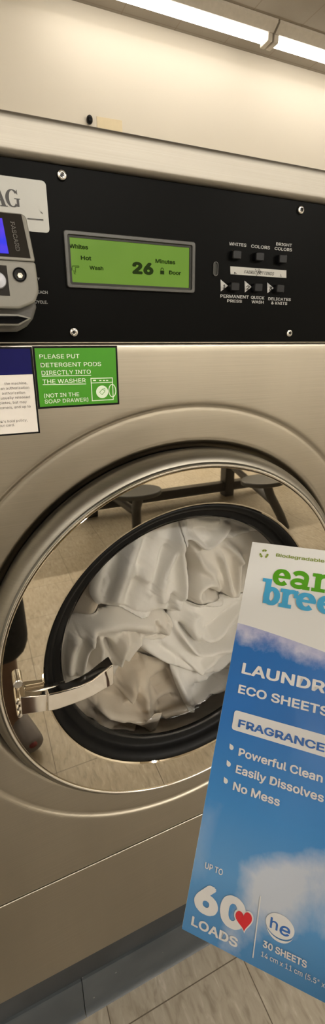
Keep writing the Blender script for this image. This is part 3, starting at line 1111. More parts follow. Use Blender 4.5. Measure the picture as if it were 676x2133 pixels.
def cloth(name, label, mat, y0, poly, ridges, edge=9.0, curl=.014, wob=.004, seed=1, step=2.0):
    """one crumpled cloth facing the door glass: folds are raised along the given lines; its border rolls back
    onto the cloths behind it"""
    global DEPTH
    y0 += DEEP
    P_ = np.array(poly, float)
    for _ in range(3):                                   # round the outline
        Q = np.roll(P_, -1, 0)
        P_ = np.stack([.75*P_+.25*Q, .25*P_+.75*Q], 1).reshape(-1, 2)
    lo, hi = P_.min(0)-4, P_.max(0)+4
    nx, ny = int((hi[0]-lo[0])/step)+1, int((hi[1]-lo[1])/step)+1
    gx, gy = np.meshgrid(lo[0]+np.arange(nx)*step, lo[1]+np.arange(ny)*step)

    def seg(a, b):
        ab = b-a
        t = np.clip(((gx-a[0])*ab[0]+(gy-a[1])*ab[1])/max(ab@ab, 1e-9), 0, 1)
        qx, qy = a[0]+t*ab[0], a[1]+t*ab[1]
        side = np.sign(ab[0]*(gy-a[1])-ab[1]*(gx-a[0]))
        return np.hypot(gx-qx, gy-qy), side, t, qx, qy
    d = np.full(gx.shape, 1e9); inside = np.zeros(gx.shape, bool); nxq, nyq = gx.copy(), gy.copy()
    for i in range(len(P_)):
        a, b = P_[i], P_[(i+1) % len(P_)]
        dd, _, _, qx, qy = seg(a, b)
        k = dd < d
        d = np.where(k, dd, d); nxq = np.where(k, qx, nxq); nyq = np.where(k, qy, nyq)
        c = ((a[1] > gy) != (b[1] > gy)) & (gx < (b[0]-a[0])*(gy-a[1])/((b[1]-a[1]) or 1e-9)+a[0])
        inside ^= c
    h = np.zeros(gx.shape)
    for rd_ in ridges:
        pts, amp, wa = rd_[0], rd_[1], rd_[2]
        wb = rd_[3] if len(rd_) > 3 else wa
        pts = np.array(pts, float)
        if len(pts) > 2:                                 # smooth the fold line
            for _ in range(2):
                q = [pts[0]]
                for i in range(len(pts)-1): q += [.75*pts[i]+.25*pts[i+1], .25*pts[i]+.75*pts[i+1]]
                pts = np.array(q+[pts[-1]])
        best = np.full(gx.shape, 1e9); sg = np.ones(gx.shape); tt = np.zeros(gx.shape)
        m = len(pts)-1
        for i in range(m):
            dd, sde, t_, _, _ = seg(pts[i], pts[i+1])
            k = dd < best
            best = np.where(k, dd, best); sg = np.where(k, sde, sg); tt = np.where(k, (i+t_)/m, tt)
        w = np.where(sg > 0, wa, wb)
        fade = .35+.65*np.clip(np.minimum(tt, 1-tt)*5, 0, 1)
        h += amp*AMP*np.exp(-(best/w)**2)*fade
    rs = np.random.RandomState(seed)
    for k in range(9):
        a = rs.uniform(0, 2*PI); f = rs.uniform(.03, .10); ph = rs.uniform(0, 6.28)
        u = (gx*math.cos(a)+gy*math.sin(a))*f+ph+1.5*np.sin((gx*math.sin(a)-gy*math.cos(a))*f*.5+ph)
        h += wob*.45*(1-np.abs(np.sin(u*.5)))**1.5
    sd = np.where(inside, d, -d)
    snap = (~inside)
    px_, py_ = np.where(snap, nxq, gx), np.where(snap, nyq, gy)
    keep = inside | (d < step*1.45)
    r_ = curl*np.exp(-np.clip(sd, 0, None)/edge)
    y = y0-h+r_
    X = np.zeros(gx.shape); Z = np.zeros(gx.shape)
    for j in range(ny):
        for i in range(nx):
            if keep[j, i]:
                p = at(px_[j, i], py_[j, i], y0); X[j, i], Z[j, i] = p.x, p.z
    y = np.minimum(y, depth_at(X, Z)-.0012-.0045*np.clip(sd/6, 0, 1))
    y = np.maximum(y, .038+.002*(1-np.clip(sd/6, 0, 1)))
    R = np.hypot(X-CX, Z-CZ)
    lim = np.where(y > .06, .255, .192+(.255-.192)*np.clip((y-.038)/.022, 0, 1))
    k = np.where(R > lim, lim/np.maximum(R, 1e-6), 1)
    X, Z = CX+(X-CX)*k, CZ+(Z-CZ)*k
    y = np.minimum(y, depth_at(X, Z)-.0012-.0045*np.clip(sd/6, 0, 1))
    idx = -np.ones(gx.shape, int)
    idx[keep] = np.arange(keep.sum())
    vs = [(float(a), float(b), float(c)) for a, b, c in zip(X[keep], y[keep], Z[keep])]
    fs = []
    for j in range(ny-1):
        for i in range(nx-1):
            q = (idx[j, i], idx[j+1, i], idx[j+1, i+1], idx[j, i+1])
            if min(q) >= 0 and (inside[j, i] or inside[j+1, i] or inside[j+1, i+1] or inside[j, i+1]): fs.append(tuple(int(a) for a in q))
    # remember how near this cloth lies
    N2 = np.full((DN, DN), 9.0)
    for x, yy, z in vs:
        i, j = int(round((x-CX)/DX+DN/2)), int(round((z-CZ)/DX+DN/2))
        if 0 < i < DN-1 and 0 < j < DN-1:
            N2[i-1:i+2, j-1:j+2] = np.minimum(N2[i-1:i+2, j-1:j+2], yy)
    D2 = np.minimum(DEPTH, N2)
    for _ in range(2):
        pad = np.pad(D2, 1, mode='edge')
        D2 = np.minimum(D2, (pad[:-2, 1:-1]+pad[2:, 1:-1]+pad[1:-1, :-2]+pad[1:-1, 2:]+pad[1:-1, 1:-1]*2)/6)
    DEPTH = D2
    o = obj(name, vs, fs, mat, None, flat_angle=180)
    b = o.modifiers.new('thick', 'SOLIDIFY'); b.thickness = .0012; b.offset = 0
    tag(o, label, 'laundry', 'wash load behind the door glass')
    return o


# deep backing cloth, upper left recess
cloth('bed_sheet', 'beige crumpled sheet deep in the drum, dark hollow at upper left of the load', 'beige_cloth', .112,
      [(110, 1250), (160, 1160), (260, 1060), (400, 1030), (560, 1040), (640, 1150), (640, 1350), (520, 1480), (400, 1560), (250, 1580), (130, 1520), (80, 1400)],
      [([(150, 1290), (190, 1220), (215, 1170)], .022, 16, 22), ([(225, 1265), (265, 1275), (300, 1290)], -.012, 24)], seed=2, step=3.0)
# bottom beige towel
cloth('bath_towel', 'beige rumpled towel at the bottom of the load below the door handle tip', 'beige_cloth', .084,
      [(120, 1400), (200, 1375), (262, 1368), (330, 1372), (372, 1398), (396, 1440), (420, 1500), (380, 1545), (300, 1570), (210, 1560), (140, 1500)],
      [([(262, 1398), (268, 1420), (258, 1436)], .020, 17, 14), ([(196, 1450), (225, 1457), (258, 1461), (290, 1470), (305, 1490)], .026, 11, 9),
       ([(205, 1474), (230, 1478), (256, 1480)], -.016, 11), ([(200, 1488), (235, 1494), (275, 1492)], .016, 8),
       ([(296, 1425), (292, 1450), (300, 1482)], .018, 10, 12), ([(318, 1432), (345, 1418), (358, 1412)], -.026, 12, 14),
       ([(326, 1475), (355, 1466), (395, 1462)], .014, 7), ([(326, 1462), (345, 1455), (360, 1450)], -.012, 6),
       ([(240, 1400), (262, 1385), (300, 1375)], -.012, 12)], seed=3, curl=.010)
# lower right white cloth
cloth('laundry_cloth', 'white cloth tucked at the lower right of the load beside the box', 'white_cloth', .064,
      [(345, 1375), (400, 1385), (480, 1375), (560, 1340), (560, 1420), (480, 1460), (430, 1482), (395, 1488), (372, 1440)],
      [([(356, 1392), (372, 1425), (392, 1464)], .010, 10), ([(398, 1452), (412, 1436), (440, 1428), (470, 1412)], .012, 7, 6),
       ([(404, 1430), (430, 1420), (452, 1410)], -.009, 8), ([(424, 1440), (436, 1436)], -.008, 6), ([(400, 1410), (430, 1402)], .006, 9)], seed=4)
# right cream piece with radiating pleats
cloth('laundry_cloth', 'cream cloth gathered into pleats at the right of the load above the tuck', 'cream_cloth', .064,
      [(378, 1118), (430, 1105), (520, 1090), (600, 1130), (600, 1260), (505, 1250), (461, 1248), (420, 1262), (385, 1262), (372, 1220), (368, 1160)],
      [([(391, 1143), (402, 1172), (399, 1200), (386, 1222), (380, 1244)], -.020, 8, 7), ([(396, 1240), (400, 1222), (416, 1206), (440, 1204)], .012, 9, 11),
       ([(404, 1150), (412, 1172), (440, 1190), (458, 1232)], .009, 10), ([(461, 1238), (452, 1210), (440, 1190)], -.007, 5),
       ([(472, 1237), (463, 1190), (452, 1150)], .010, 6, 5), ([(479, 1236), (486, 1190), (488, 1150)], .012, 5, 6), ([(484, 1236), (500, 1200), (505, 1160)], -.009, 5),
       ([(496, 1160), (478, 1140), (462, 1128)], .007, 8), ([(424, 1224), (440, 1230), (461, 1240)], -.012, 6, 5), ([(412, 1236), (430, 1246), (456, 1250)], .009, 9),
       ([(461, 1240), (485, 1242), (520, 1236)], -.014, 4, 5), ([(402, 1230), (408, 1250)], .008, 9)], seed=5)
# right lower sheet with long diagonal folds
cloth('flat_sheet', 'white smooth sheet with long diagonal folds at the right of the load', 'white_cloth', .058,
      [(352, 1268), (400, 1248), (461, 1244), (520, 1232), (600, 1240), (600, 1380), (520, 1388), (476, 1393), (445, 1400), (414, 1402), (383, 1393), (352, 1383), (321, 1371), (288, 1352), (300, 1334), (345, 1322)],
      [([(411, 1316), (430, 1323), (456, 1303), (500, 1254), (540, 1220)], .011, 7, 9), ([(422, 1310), (446, 1296), (478, 1268), (505, 1245)], -.008, 6),
       ([(374, 1298), (392, 1322), (408, 1342)], -.016, 6, 5), ([(408, 1342), (440, 1336), (470, 1320), (510, 1296)], -.012, 4, 5),
       ([(366, 1306), (384, 1330), (404, 1352), (440, 1346), (490, 1316), (540, 1290)], .012, 7, 8), ([(400, 1270), (392, 1290), (402, 1318)], .010, 14),
       ([(414, 1386), (430, 1368), (450, 1352), (500, 1312)], .010, 5, 6), ([(420, 1388), (440, 1372), (470, 1350)], -.006, 5),
       ([(440, 1392), (470, 1368), (500, 1340)], .007, 5), ([(377, 1364), (396, 1378), (411, 1391)], .006, 4, 9), ([(330, 1340), (355, 1360), (366, 1376)], -.005, 9),
       ([(300, 1348), (340, 1370), (400, 1392), (440, 1392)], .007, 8)], seed=6, curl=.018, edge=7)
# left towel
cloth('hand_towel', 'cream soft towel bunched at the left of the load behind the handle', 'cream_cloth', .062,
      [(95, 1330), (130, 1300), (151, 1292), (180, 1280), (213, 1270), (245, 1266), (272, 1268), (306, 1278), (332, 1272), (352, 1280), (358, 1300), (346, 1322), (318, 1332), (300, 1330), (281, 1352), (257, 1380), (246, 1410), (220, 1440), (150, 1470), (100, 1440)],
      [([(160, 1312), (200, 1290), (250, 1284), (300, 1290), (330, 1296)], .013, 20, 14), ([(163, 1392), (172, 1350), (186, 1306)], .015, 7, 8), ([(178, 1385), (186, 1350), (196, 1322)], -.014, 7),
       ([(200, 1384), (203, 1352), (206, 1326)], .014, 7, 8), ([(218, 1330), (230, 1346), (237, 1360)], -.018, 7), ([(240, 1372), (246, 1346), (258, 1322)], .015, 8, 7),
       ([(262, 1372), (272, 1350), (292, 1328)], .012, 11), ([(252, 1314), (270, 1322), (290, 1318)], -.008, 8), ([(338, 1300), (342, 1308)], .012, 14), ([(140, 1400), (146, 1350), (158, 1315)], .010, 12),
       ([(318, 1288), (326, 1306)], -.010, 7)], seed=7, curl=.020, edge=10)
# upper white sheet
cloth('white_towel', 'white towel hanging in broad folds from the top left of the load', 'white_cloth', .056,
      [(186, 1235), (205, 1190), (235, 1140), (275, 1095), (330, 1060), (390, 1050), (392, 1100), (378, 1120), (376, 1140), (382, 1165), (396, 1200), (398, 1215), (384, 1238), (384, 1256), (372, 1272), (352, 1278), (330, 1275), (300, 1285), (262, 1272), (222, 1262), (200, 1262)],
      [([(372, 1084), (354, 1140), (332, 1190), (314, 1228)], .012, 10, 12), ([(347, 1130), (330, 1178), (312, 1226)], -.010, 7, 8), ([(367, 1112), (374, 1160), (378, 1210), (376, 1246)], .013, 9, 7),
       ([(280, 1110), (262, 1160), (246, 1215), (232, 1256)], .010, 14, 20), ([(310, 1100), (292, 1150), (276, 1212), (262, 1262)], -.008, 12), ([(336, 1250), (330, 1230), (342, 1200)], .006, 9),
       ([(362, 1254), (368, 1262)], .010, 9), ([(350, 1262), (356, 1248), (360, 1236)], -.010, 5), ([(268, 1190), (290, 1195), (310, 1202)], .006, 10), ([(216, 1240), (226, 1200), (248, 1150)], -.008, 10)], seed=8, curl=.018, edge=8)
# top hem across the right
cloth('laundry_cloth', 'white cloth with a drooping hem across the top right of the load', 'white_cloth', .054,
      [(368, 1050), (440, 1045), (520, 1070), (560, 1110), (524, 1108), (506, 1116), (492, 1122), (470, 1122), (452, 1128), (436, 1140), (424, 1144), (411, 1134), (400, 1122), (386, 1120), (372, 1128), (366, 1112)],
      [([(370, 1116), (380, 1108), (396, 1116), (410, 1130), (424, 1140)], .012, 7, 6), ([(424, 1140), (444, 1122), (458, 1098), (468, 1082)], .010, 8, 7), ([(438, 1110), (430, 1100), (400, 1104)], -.007, 9),
       ([(470, 1116), (490, 1100), (512, 1100)], .008, 7), ([(476, 1106), (484, 1088), (494, 1080)], -.008, 6), ([(400, 1078), (430, 1082), (450, 1078)], .006, 8)], seed=9, curl=.016, edge=6)


# ------------------------------------------------------------------ the carton held in front
Hh = Vector((.65934963, -.74881541, .06733164)).normalized()
Vv = Vector((.47186893, .48188052, .73832979)); Vv = (Vv-Hh*Vv.dot(Hh)).normalized()
Nn = Hh.cross(Vv)
TL = Vector((.17590909, -.29727141, 1.19475666))
mw = Matrix(((Hh.x, Vv.x, Nn.x, TL.x), (Hh.y, Vv.y, Nn.y, TL.y), (Hh.z, Vv.z, Nn.z, TL.z), (0, 0, 0, 1)))
bx = empty('detergent_box', None, mw)
tag(bx, 'flat white and sky-blue carton of laundry detergent sheets held in front of the washer', 'box')
BW, BH, BT = .150, .230, .011
vs = [(0, 0, -.0004), (BW, 0, -.0004), (BW, -BH, -.0004), (0, -BH, -.0004), (.0006, 0, -BT), (BW, 0, -BT), (BW, -BH, -BT), (.0006, -BH, -BT)]
obj('carton', vs, [(0, 1, 2, 3), (4, 7, 6, 5), (0, 4, 5, 1), (1, 5, 6, 2), (2, 6, 7, 3), (3, 7, 4, 0)], 'carton', bx, local=True, bevel=.0008)
# printed face, very slightly crumpled
nx, ny = 40, 60
vs = []; fs = []
for j in range(ny+1):
    for i in range(nx+1):
        u, v = .0005+(BW-.001)*i/nx, -.0003-(BH-.0006)*j/ny
        w = .00012*math.sin(u*95+v*30)*math.sin(v*44)
        e = min(u, BW-u, -v, BH+v)
        w = w*min(1, e/.01)
        vs.append((u, v, .0002+w))
for j in range(ny):
    for i in range(nx):
        a = j*(nx+1)+i
        fs.append((a, a+nx+1, a+nx+2, a+1))
obj('printed_face', vs, fs, 'print', bx, local=True)
mm = .001


def LB(e=.00042): return L((0, 0, 0), (1, 0, 0), (0, 1, 0), e)


s = LB()
s.text('LAUNDRY', 9.0*mm, -91.5*mm, 9.5*mm, 70.5*mm, bold=.026)
s.text('ECO SHEETS', 8.9*mm, -103.7*mm, 7.3*mm, 65.5*mm, bold=.024)
s.part('pill_panel').poly([(a*mm, b*mm) for a, b in rrect(8.9, 92.0, -125.4, -114.0, 1.7)])
for txt, v, u1 in (('Powerful Clean', -138.5, 65.6), ('Easily Dissolves', -147.8, 67.2), ('No Mess', -157.0, 43.9)):
    s.text(txt, 15.8*mm, v*mm, 6.1*mm, u1*mm, bold=.022)
    s.part('bullet_mark')
    cu, cv = 10.9, v+3.2
    pts = []
    for i in range(16):
        q = 2*PI*i/16
        rr = 1.35
        pts.append(((cu+rr*math.cos(q))*mm, (cv+rr*math.sin(q))*mm))
    s.poly(pts)
    s.poly([((cu-1.35)*mm, (cv+.2)*mm), ((cu-1.5)*mm, (cv+1.9)*mm), ((cu+.3)*mm, (cv+1.3)*mm)])
s.text('UP TO', 7.3*mm, -199.0*mm, 4.0*mm, 18.0*mm, bold=.014)
s.text('6', 4.5*mm, -218.9*mm, 18.2*mm, 18.6*mm, bold=.045)
s.text('0', 19.6*mm, -219.3*mm, 18.8*mm, 34.1*mm, bold=.045)
s.text('LOADS', 5.2*mm, -226.0*mm, 5.6*mm, 31.8*mm, bold=.026)
s.part('divider_line').strip([(40.2*mm, -200.4*mm), (40.5*mm, -226.6*mm)], .00055)
s.part('round_mark').disc(52.0*mm, -209.0*mm, 7.5*mm, 4.9*mm)
s.text('30 SHEETS', 44.6*mm, -220.4*mm, 3.9*mm, 67.0*mm, bold=.026)
s.text('14 cm x 11 cm (5.5" x 4.2")', 44.4*mm, -224.3*mm, 2.9*mm, 84.0*mm, bold=.004)
s.part('crescent_mark')
aa = np.linspace(PI*1.12, PI*1.85, 16)
s.strip([((52.2+7.6*math.cos(q))*mm, (-209.2+5.8*math.sin(q))*mm) for q in aa], [max(.00005, .0011*math.sin((q-aa[0])/(aa[-1]-aa[0])*PI)) for q in aa])
s.obj('white_lettering', 'box_ink', bx, local=True)
s = LB(.00062)
# heart with a pale edge
def heart(cu, cv, k, rot, n=48):
    pts = []
    for i in range(n):
        q = 2*PI*i/n
        x = 16*math.sin(q)**3; y = 13*math.cos(q)-5*math.cos(2*q)-2*math.cos(3*q)-math.cos(4*q)
        x, y = x*k, y*k*1.0
        pts.append(((cu+x*math.cos(rot)-y*math.sin(rot))*mm, (cv+x*math.sin(rot)+y*math.cos(rot))*mm))
    return pts


def fan(s, pts):
    k = len(s.v); cu = sum(p[0] for p in pts)/len(pts); cv = sum(p[1] for p in pts)/len(pts)
    s.v.append(s.pt(cu, cv)); s.v += [s.pt(*p) for p in pts]
    n = len(pts)
    s.f += [(k, k+1+i, k+1+(i+1) % n) for i in range(n)]


fan(s, heart(33.2, -213.3, .335, .22))
s.obj('heart_edge', 'box_ink', bx, local=True)
s = LB(.00074)
fan(s, heart(33.2, -213.3, .285, .22))
s.obj('heart', 'heart', bx, local=True)
s = LB(.00062)
s.text('FRAGRANCE FREE', 12.7*mm, -123.0*mm, 6.2*mm, 88.5*mm, bold=.024)
# the h and e of the round mark
s.text('h', 46.9*mm, -211.4*mm, 6.4*mm, 51.0*mm, bold=.012)
s.text('e', 52.0*mm, -212.0*mm, 7.4*mm, 57.4*mm, bold=.012, shear=.15)
s.obj('blue_lettering', 'box_blue_ink', bx, local=True)
s = LB()
s.text('Biodegradable', 19.3*mm, -9.2*mm, 3.4*mm, 52.5*mm, bold=.016)
s.part('recycling_mark')
rc = (10.6, -8.4)
for k in range(3):
    b0 = PI/2+k*2*PI/3
    def pp(r_, q): return ((rc[0]+r_*math.cos(q))*mm, (rc[1]+r_*math.sin(q))*mm)
    s.poly([pp(3.3, b0+.62), pp(2.0, b0+.75), pp(1.9, b0+.05), pp(3.5, b0+.12)])
    s.poly([pp(3.5, b0+.02), pp(1.9, b0-.02), pp(2.0, b0-.45), pp(3.0, b0-.62), pp(3.4, b0-.38)])
s.obj('olive_lettering', 'bio_green', bx, local=True)


# slab-serif letters of the logo
def slab_letter(s, ch, u0, v0, w, xh, st):
    """x-height letters with heavy stems; u0 left, v0 baseline"""
    if ch == 'e':
        cu, cv = u0+w/2, v0+xh/2
        aa = np.linspace(math.radians(-42), math.radians(-360), 30)
        s.strip([(cu+(w/2-st*.45)*math.cos(q), cv+(xh/2-st*.42)*math.sin(q)) for q in aa], [st*(.62+.38*abs(math.cos(q))) for q in aa])
        s.poly([(cu-w*.3, cv-st*.16), (cu+w/2-.00002, cv-st*.16), (cu+w/2, cv+st*.30), (cu-w*.3, cv+st*.30)])
    elif ch == 'a':
        cu = u0+w*.44
        aa = np.linspace(math.radians(150), math.radians(10), 16)
        s.strip([(cu+(w*.38)*math.cos(q), v0+xh*.62+(xh*.38-st*.35)*math.sin(q)) for q in aa]+[(cu+w*.33, v0+st*.4)], [st*.85]*17)
        aa = np.linspace(0, 2*PI, 24, endpoint=False)
        s.strip([(cu-w*.04+(w*.34)*math.cos(q), v0+xh*.29+(xh*.29-st*.33)*math.sin(q)) for q in aa], st*.72, True)
        s.poly([(cu+w*.2, v0), (u0+w*1.04, v0), (u0+w*1.04, v0+st*.62), (cu+w*.2, v0+st*.62)])
    elif ch == 'r':
        x = u0+w*.16
        s.poly([(x, v0), (x+st, v0), (x+st, v0+xh), (x, v0+xh)])
        s.poly([(u0, v0), (u0+w*.72, v0), (u0+w*.72, v0+st*.62), (u0, v0+st*.62)])
        s.poly([(u0, v0+xh-st*.62), (x+st*.5, v0+xh-st*.62), (x+st*.5, v0+xh), (u0, v0+xh)])
        aa = np.linspace(math.radians(165), math.radians(40), 10)
        s.strip([(x+st*.55+w*.36+(w*.34)*math.cos(q), v0+xh*.60+xh*.30*math.sin(q)) for q in aa], [st*.7]*9+[st*1.1])
        s.poly([(u0+w*.80, v0+xh*.58), (u0+w*1.02, v0+xh*.58), (u0+w*1.02, v0+xh), (u0+w*.80, v0+xh*.95)])
    elif ch in 'bh':
        x = u0+w*.16; ah = xh*1.42
        s.poly([(x, v0+(st*.2 if ch == 'b' else 0)), (x+st, v0+(st*.2 if ch == 'b' else 0)), (x+st, v0+ah), (x, v0+ah)])
        s.poly([(u0-w*.02, v0+ah-st*.62), (x+st*.5, v0+ah-st*.62), (x+st*.5, v0+ah), (u0-w*.02, v0+ah)])
        if ch == 'b':
            cu = u0+w*.58
            aa = np.linspace(0, 2*PI, 28, endpoint=False)
            s.strip([(cu+(w*.42-st*.42)*math.cos(q), v0+xh*.5+(xh/2-st*.36)*math.sin(q)) for q in aa], [st*(.7+.3*abs(math.cos(q))) for q in aa], True)
        else:
            aa = np.linspace(PI, 0, 12)
            s.strip([(x+st*.5+w*.30+(w*.30)*math.cos(q), v0+xh*.60+(xh*.40-st*.35)*math.sin(q)) for q in aa]+[(x+st*.5+w*.60, v0)], st*.9)
            for q in (u0, u0+w*.60): s.poly([(q, v0), (q+w*.5, v0), (q+w*.5, v0+st*.62), (q, v0+st*.62)])
    elif ch == 't':
        x = u0+w*.30
        s.strip([(x, v0+xh*1.25), (x, v0+st), (x+w*.2, v0+st*.45), (x+w*.55, v0+st*.55)], st*.95)
        s.poly([(u0, v0+xh-st*.65), (u0+w*.85, v0+xh-st*.65), (u0+w*.85, v0+xh), (u0, v0+xh)])
    elif ch == 'z':
        s.poly([(u0, v0), (u0+w, v0), (u0+w, v0+st*.7), (u0, v0+st*.7)])
        s.poly([(u0, v0+xh-st*.7), (u0+w, v0+xh-st*.7), (u0+w, v0+xh), (u0, v0+xh)])
        s.poly([(u0, v0+st*.5), (u0+w*.4, v0+st*.5), (u0+w, v0+xh-st*.5), (u0+w*.6, v0+xh-st*.5)])


s = LB()
for ch, u, w in (('e', 19.6, 12.0), ('a', 32.6, 12.0), ('r', 46.2, 12.2), ('t', 58.6, 9.5), ('h', 69.0, 12.5)):
    s.part().nm = 'green_letter'
    slab_letter(s, ch, u*mm, -30.0*mm, w*mm, 12.6*mm, 3.9*mm)
s.obj('green_logo', 'logo_green', bx, local=True)
s = LB(.00062)
for ch, u, w in (('b', 13.2, 13.0), ('r', 26.3, 11.6), ('e', 37.6, 12.6), ('e', 51.2, 12.6), ('z', 64.8, 10.0), ('e', 75.8, 12.6)):
    s.part().nm = 'blue_letter'
    slab_letter(s, ch, u*mm, -44.2*mm, w*mm, 12.8*mm, 4.1*mm)
s.obj('blue_logo', 'logo_blue', bx, local=True)


# ------------------------------------------------------------------ table with attached stools (seen in the polished ring)
tb = empty('folding_table', (1.35, -2.75, 0))
tag(tb, 'dark laundry table with attached oval stools mirrored in the polished door ring', 'table')
g = G()
rp = rrect(.25, 2.45, -3.15, -2.45, .08)
g.slab([(a, b, .745) for a, b in rp], [(a, b, .715) for a, b in rp]); g.obj('table_top', 'seat_top', tb, bevel=.004)
G().box(.35, 2.35, -2.86, -2.78, .05, .13).obj('rail', 'dark_metal', tb, bevel=.006)
for x in (.75, 2.0):
    G().box(x-.045, x+.045, -2.87, -2.77, 0, .716).obj('post', 'dark_metal', tb, bevel=.006)
    G().box(x-.05, x+.05, -3.10, -2.50, .66, .716).obj('cross_arm', 'dark_metal', tb, bevel=.006)
for sxx, sy_, fx, fy in ((.86, -2.02, .95, -2.30), (1.73, -1.90, 2.02, -1.99)):
    el = [(sxx+.165*math.cos(2*PI*i/40), sy_+.115*math.sin(2*PI*i/40)) for i in range(40)]
    st_ = G().slab([(a, b, .445) for a, b in el], [(a, b, .415) for a, b in el]).obj('stool_seat', 'seat_top', tb, bevel=.006)
    G().tube([(sxx+.03, sy_-.02, .42), (sxx*.7+fx*.3, sy_*.7+fy*.3, .30), (sxx*.25+fx*.75, sy_*.25+fy*.75, .12), (fx, fy, 0)], .032, 14).obj('stool_leg', 'dark_metal', tb)
    G().tube([(sxx*.6+fx*.4, sy_*.6+fy*.4, .25), (2.0 if sxx > 1 else .75, -2.80, .30)], .028, 12).obj('stool_arm', 'dark_metal', tb)


# ------------------------------------------------------------------ the photographer (mirrored in the polished ring)
def skin(name, joints, bones, mat, parent, root=0, sub=2):
    """one continuous body grown around a skeleton: joints = [(position, radius or (rx, ry))]"""
    me = bpy.data.meshes.new(name)
    inv = MW[parent.name].inverted()
    me.from_pydata([tuple(inv @ Vector(p)) for p, r in joints], bones, [])
    o = bpy.data.objects.new(name, me); COL.objects.link(o); o.parent = parent
    MW[o.name] = MW[parent.name]
    m = o.modifiers.new('skin', 'SKIN'); m.use_smooth_shade = True
    for i, (p, r) in enumerate(joints):
        sv = me.skin_vertices[0].data[i]
        sv.radius = r if isinstance(r, tuple) else (r, r)
        sv.use_root = (i == root)
    s_ = o.modifiers.new('sub', 'SUBSURF'); s_.levels = sub; s_.render_levels = sub
    me.materials.append(M[mat])
    return o


pr = empty('person', (-.14, -.84, 0))
tag(pr, 'person in dark shorts and grey shoes holding the blue carton, mirrored in the door ring', 'person')
grip = TL+Hh*.146+Vv*-.120
Rw = TL+Hh*.212+Vv*-.135-Nn*.034       # right wrist, beside the carton's edge
Lw = Vector((-.055, -.665, 1.27))            # left wrist, under the phone
J = [((-.14, -.90, .95), (.145, .10)), ((-.14, -.90, 1.08), (.125, .09)), ((-.14, -.905, 1.24), (.145, .10)), ((-.14, -.91, 1.38), (.13, .085)),
     ((-.14, -.91, 1.47), .055), ((-.14, -.895, 1.54), .058), ((-.14, -.885, 1.60), .086), ((-.14, -.89, 1.66), .088),
     ((.04, -.91, 1.385), .052), ((.16, -.80, 1.16), .042), (tuple(Rw), .027),
     ((-.32, -.91, 1.385), .052), ((-.30, -.82, 1.14), .042), (tuple(Lw), .027),
     ((-.045, -.90, .88), .088), ((-.035, -.84, .49), .056), ((-.025, -.86, .30), .052), ((-.02, -.87, .10), .034), ((-.015, -.845, .05), .034), ((.01, -.74, .035), .028),
     ((-.235, -.90, .88), .088), ((-.25, -.85, .49), .056), ((-.255, -.87, .30), .052), ((-.26, -.89, .10), .034), ((-.262, -.865, .05), .034), ((-.27, -.755, .035), .028)]
BNS = [(0, 1), (1, 2), (2, 3), (3, 4), (4, 5), (5, 6), (6, 7), (3, 8), (8, 9), (9, 10), (3, 11), (11, 12), (12, 13),
       (0, 14), (14, 15), (15, 16), (16, 17), (17, 18), (18, 19), (0, 20), (20, 21), (21, 22), (22, 23), (23, 24), (24, 25)]


def hand(w, fwd, side, curl, bend=1.0, thumb=None):
    """palm and five bent fingers; fwd along the hand, side towards the thumb, curl where the fingers close"""
    fwd, side, curl = Vector(fwd).normalized(), Vector(side), Vector(curl)
    side = (side-fwd*side.dot(fwd)).normalized(); curl = (curl-fwd*curl.dot(fwd)-side*curl.dot(side)).normalized()
    wi = w
    k0 = len(J)
    J.append((tuple(Vector(J[wi][0])+fwd*.045), (.036, .017))); BNS.append((wi, k0))
    pc = Vector(J[k0][0])
    for i, (o_, l_) in enumerate(((.030, .072), (.010, .080), (-.010, .074), (-.029, .058))):
        a = pc+fwd*.040+side*o_
        b_ = a+fwd*l_*.42+curl*l_*.18*bend
        c_ = b_+fwd*l_*(.16+.2*(1-bend))+curl*l_*.34*bend
        d_ = c_+fwd*l_*(-.06+.28*(1-bend))+curl*l_*.26*bend
        k = len(J)
        J.extend([(tuple(a), .0095), (tuple(b_), .0088), (tuple(c_), .008), (tuple(d_), .007)])
        BNS.extend([(k0, k), (k, k+1), (k+1, k+2), (k+2, k+3)])
    a = pc-fwd*.005+side*.040+curl*.008; b_ = a+side*.018+fwd*.028+curl*.012; c_ = b_+fwd*.026+curl*.012
    if thumb is not None: a, b_, c_ = [Vector(q) for q in thumb]
    k = len(J)
    J.extend([(tuple(a), .012), (tuple(b_), .0105), (tuple(c_), .0085)])
    BNS.extend([(k0, k), (k, k+1), (k+1, k+2)])


hand(10, -Hh*.95+Vv*.12, Vv, Nn, .12,
     [TL+Hh*u_+Vv*v_+Nn*w_ for u_, v_, w_ in ((.172, -.100, -.018), (.160, -.088, .012), (.134, -.084, .0125))])
hand(13, (.05, .1, 1), (1, .1, 0), (0, 1, 0))
skin('body', J, BNS, 'skin', pr, 0)
skin('shirt', [((-.14, -.90, .90), (.165, .118)), ((-.14, -.90, 1.08), (.142, .105)), ((-.14, -.905, 1.24), (.160, .112)), ((-.14, -.91, 1.39), (.125, .09)), ((-.14, -.91, 1.44), .062),
               ((.045, -.91, 1.385), .064), ((.105, -.855, 1.27), .058), ((-.325, -.91, 1.385), .064), ((-.31, -.865, 1.26), .058)],
     [(0, 1), (1, 2), (2, 3), (3, 4), (3, 5), (5, 6), (3, 7), (7, 8)], 'shirt', pr, 0)
skin('shorts', [((-.14, -.90, .98), (.155, .112)), ((-.14, -.90, .90), (.165, .115)), ((-.045, -.895, .82), .104), ((-.022, -.845, .55), .096), ((-.020, -.850, .34), .094),
                ((-.235, -.895, .82), .104), ((-.25, -.855, .55), .096), ((-.252, -.860, .34), .094)],
     [(0, 1), (1, 2), (2, 3), (3, 4), (1, 5), (5, 6), (6, 7)], 'shorts', pr, 0)
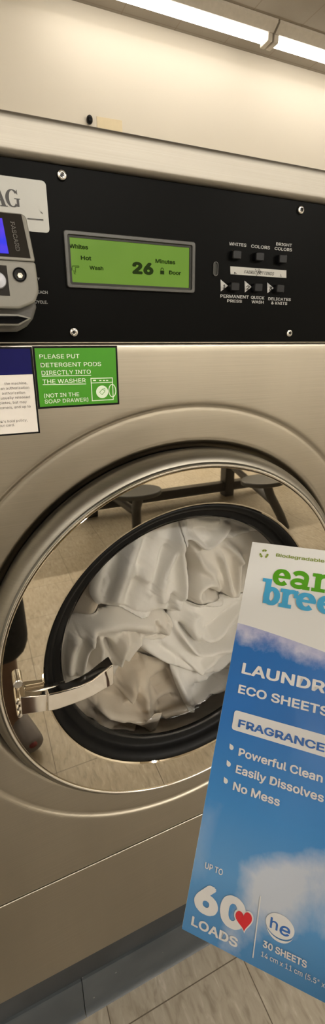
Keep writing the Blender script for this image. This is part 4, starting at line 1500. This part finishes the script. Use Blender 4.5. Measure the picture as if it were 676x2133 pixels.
for (hx_, hy_), (tx_, ty_) in (((-.018, -.90), (.040, -.735)), ((-.262, -.92), (-.272, -.75))):
    sh = skin('shoe', [((hx_, hy_, .060), (.038, .045)), (((hx_+tx_)/2, (hy_+ty_)/2, .050), (.044, .040)), ((tx_, ty_, .036), (.044, .030))], [(0, 1), (1, 2)], 'shoe', pr, 1)
    skin('toe_patch', [((tx_-.012, ty_-.03, .062), (.018, .008)), ((tx_-.004, ty_+.005, .050), (.016, .008))], [(0, 1)], 'shoe_red', sh, 0, 1)
# face and hair
skin('hair', [((-.14, -.925, 1.58), .080), ((-.14, -.915, 1.68), (.100, .095)), ((-.14, -.870, 1.725), (.080, .05)), ((-.14, -.955, 1.48), (.07, .04))], [(3, 0), (0, 1), (1, 2)], 'hair', pr, 0)
for sx_ in (-1, 1):
    e = G().lathe([(.0001, -.011), (.007, -.009), (.011, -.003), (.011, .003), (.0001, .011)], (-.14+sx_*.032, -.812, 1.632), n=16)
    eo = obj('eye', [(v[0], -.812-(v[1]+.812), v[2]) for v in e.v], e.f, 'eye', pr)
    e = G().lathe([(.0001, .0118), (.005, .0112), (.006, .008)], (-.14+sx_*.032, -.812, 1.632), n=16)
    e.obj('iris', 'iris', eo)
    skin('ear', [((-.14+sx_*.088, -.885, 1.65), (.010, .018)), ((-.14+sx_*.090, -.885, 1.615), (.008, .013))], [(0, 1)], 'skin', pr, 0, 1)
skin('nose', [((-.14, -.803, 1.640), .008), ((-.14, -.785, 1.600), .014)], [(0, 1)], 'skin', pr, 0)
skin('mouth', [((-.162, -.806, 1.570), .004), ((-.14, -.799, 1.570), .007), ((-.118, -.806, 1.570), .004)], [(0, 1), (1, 2)], 'lip', pr, 1)

# the phone in the left hand, just behind the taking lens
Fv, Rv, Uv = Vector(_F), Vector(_R), Vector(_U)
pc_ = Vector(CAM)-Fv*.014+Rv*.022-Uv*.055
ph = empty('phone', pc_)
tag(ph, 'black phone held upright in the raised left hand', 'phone')
fr_ = [pc_+Rv*a+Uv*b+Fv*.004 for a, b in rrect(-.036, .036, -.074, .074, .010)]
G().slab(fr_, [p-Fv*.008 for p in fr_]).obj('phone_body', 'black', ph)
for a, b in ((-.024, .060), (-.024, .040), (-.006, .050)):
    c_ = pc_+Rv*a+Uv*b+Fv*.004
    g = G(); ring_ = [c_+Rv*.0065*math.cos(2*PI*i/20)+Uv*.0065*math.sin(2*PI*i/20) for i in range(20)]
    g.slab([p+Fv*.0015 for p in ring_], ring_); g.obj('lens', 'bezel', ph)
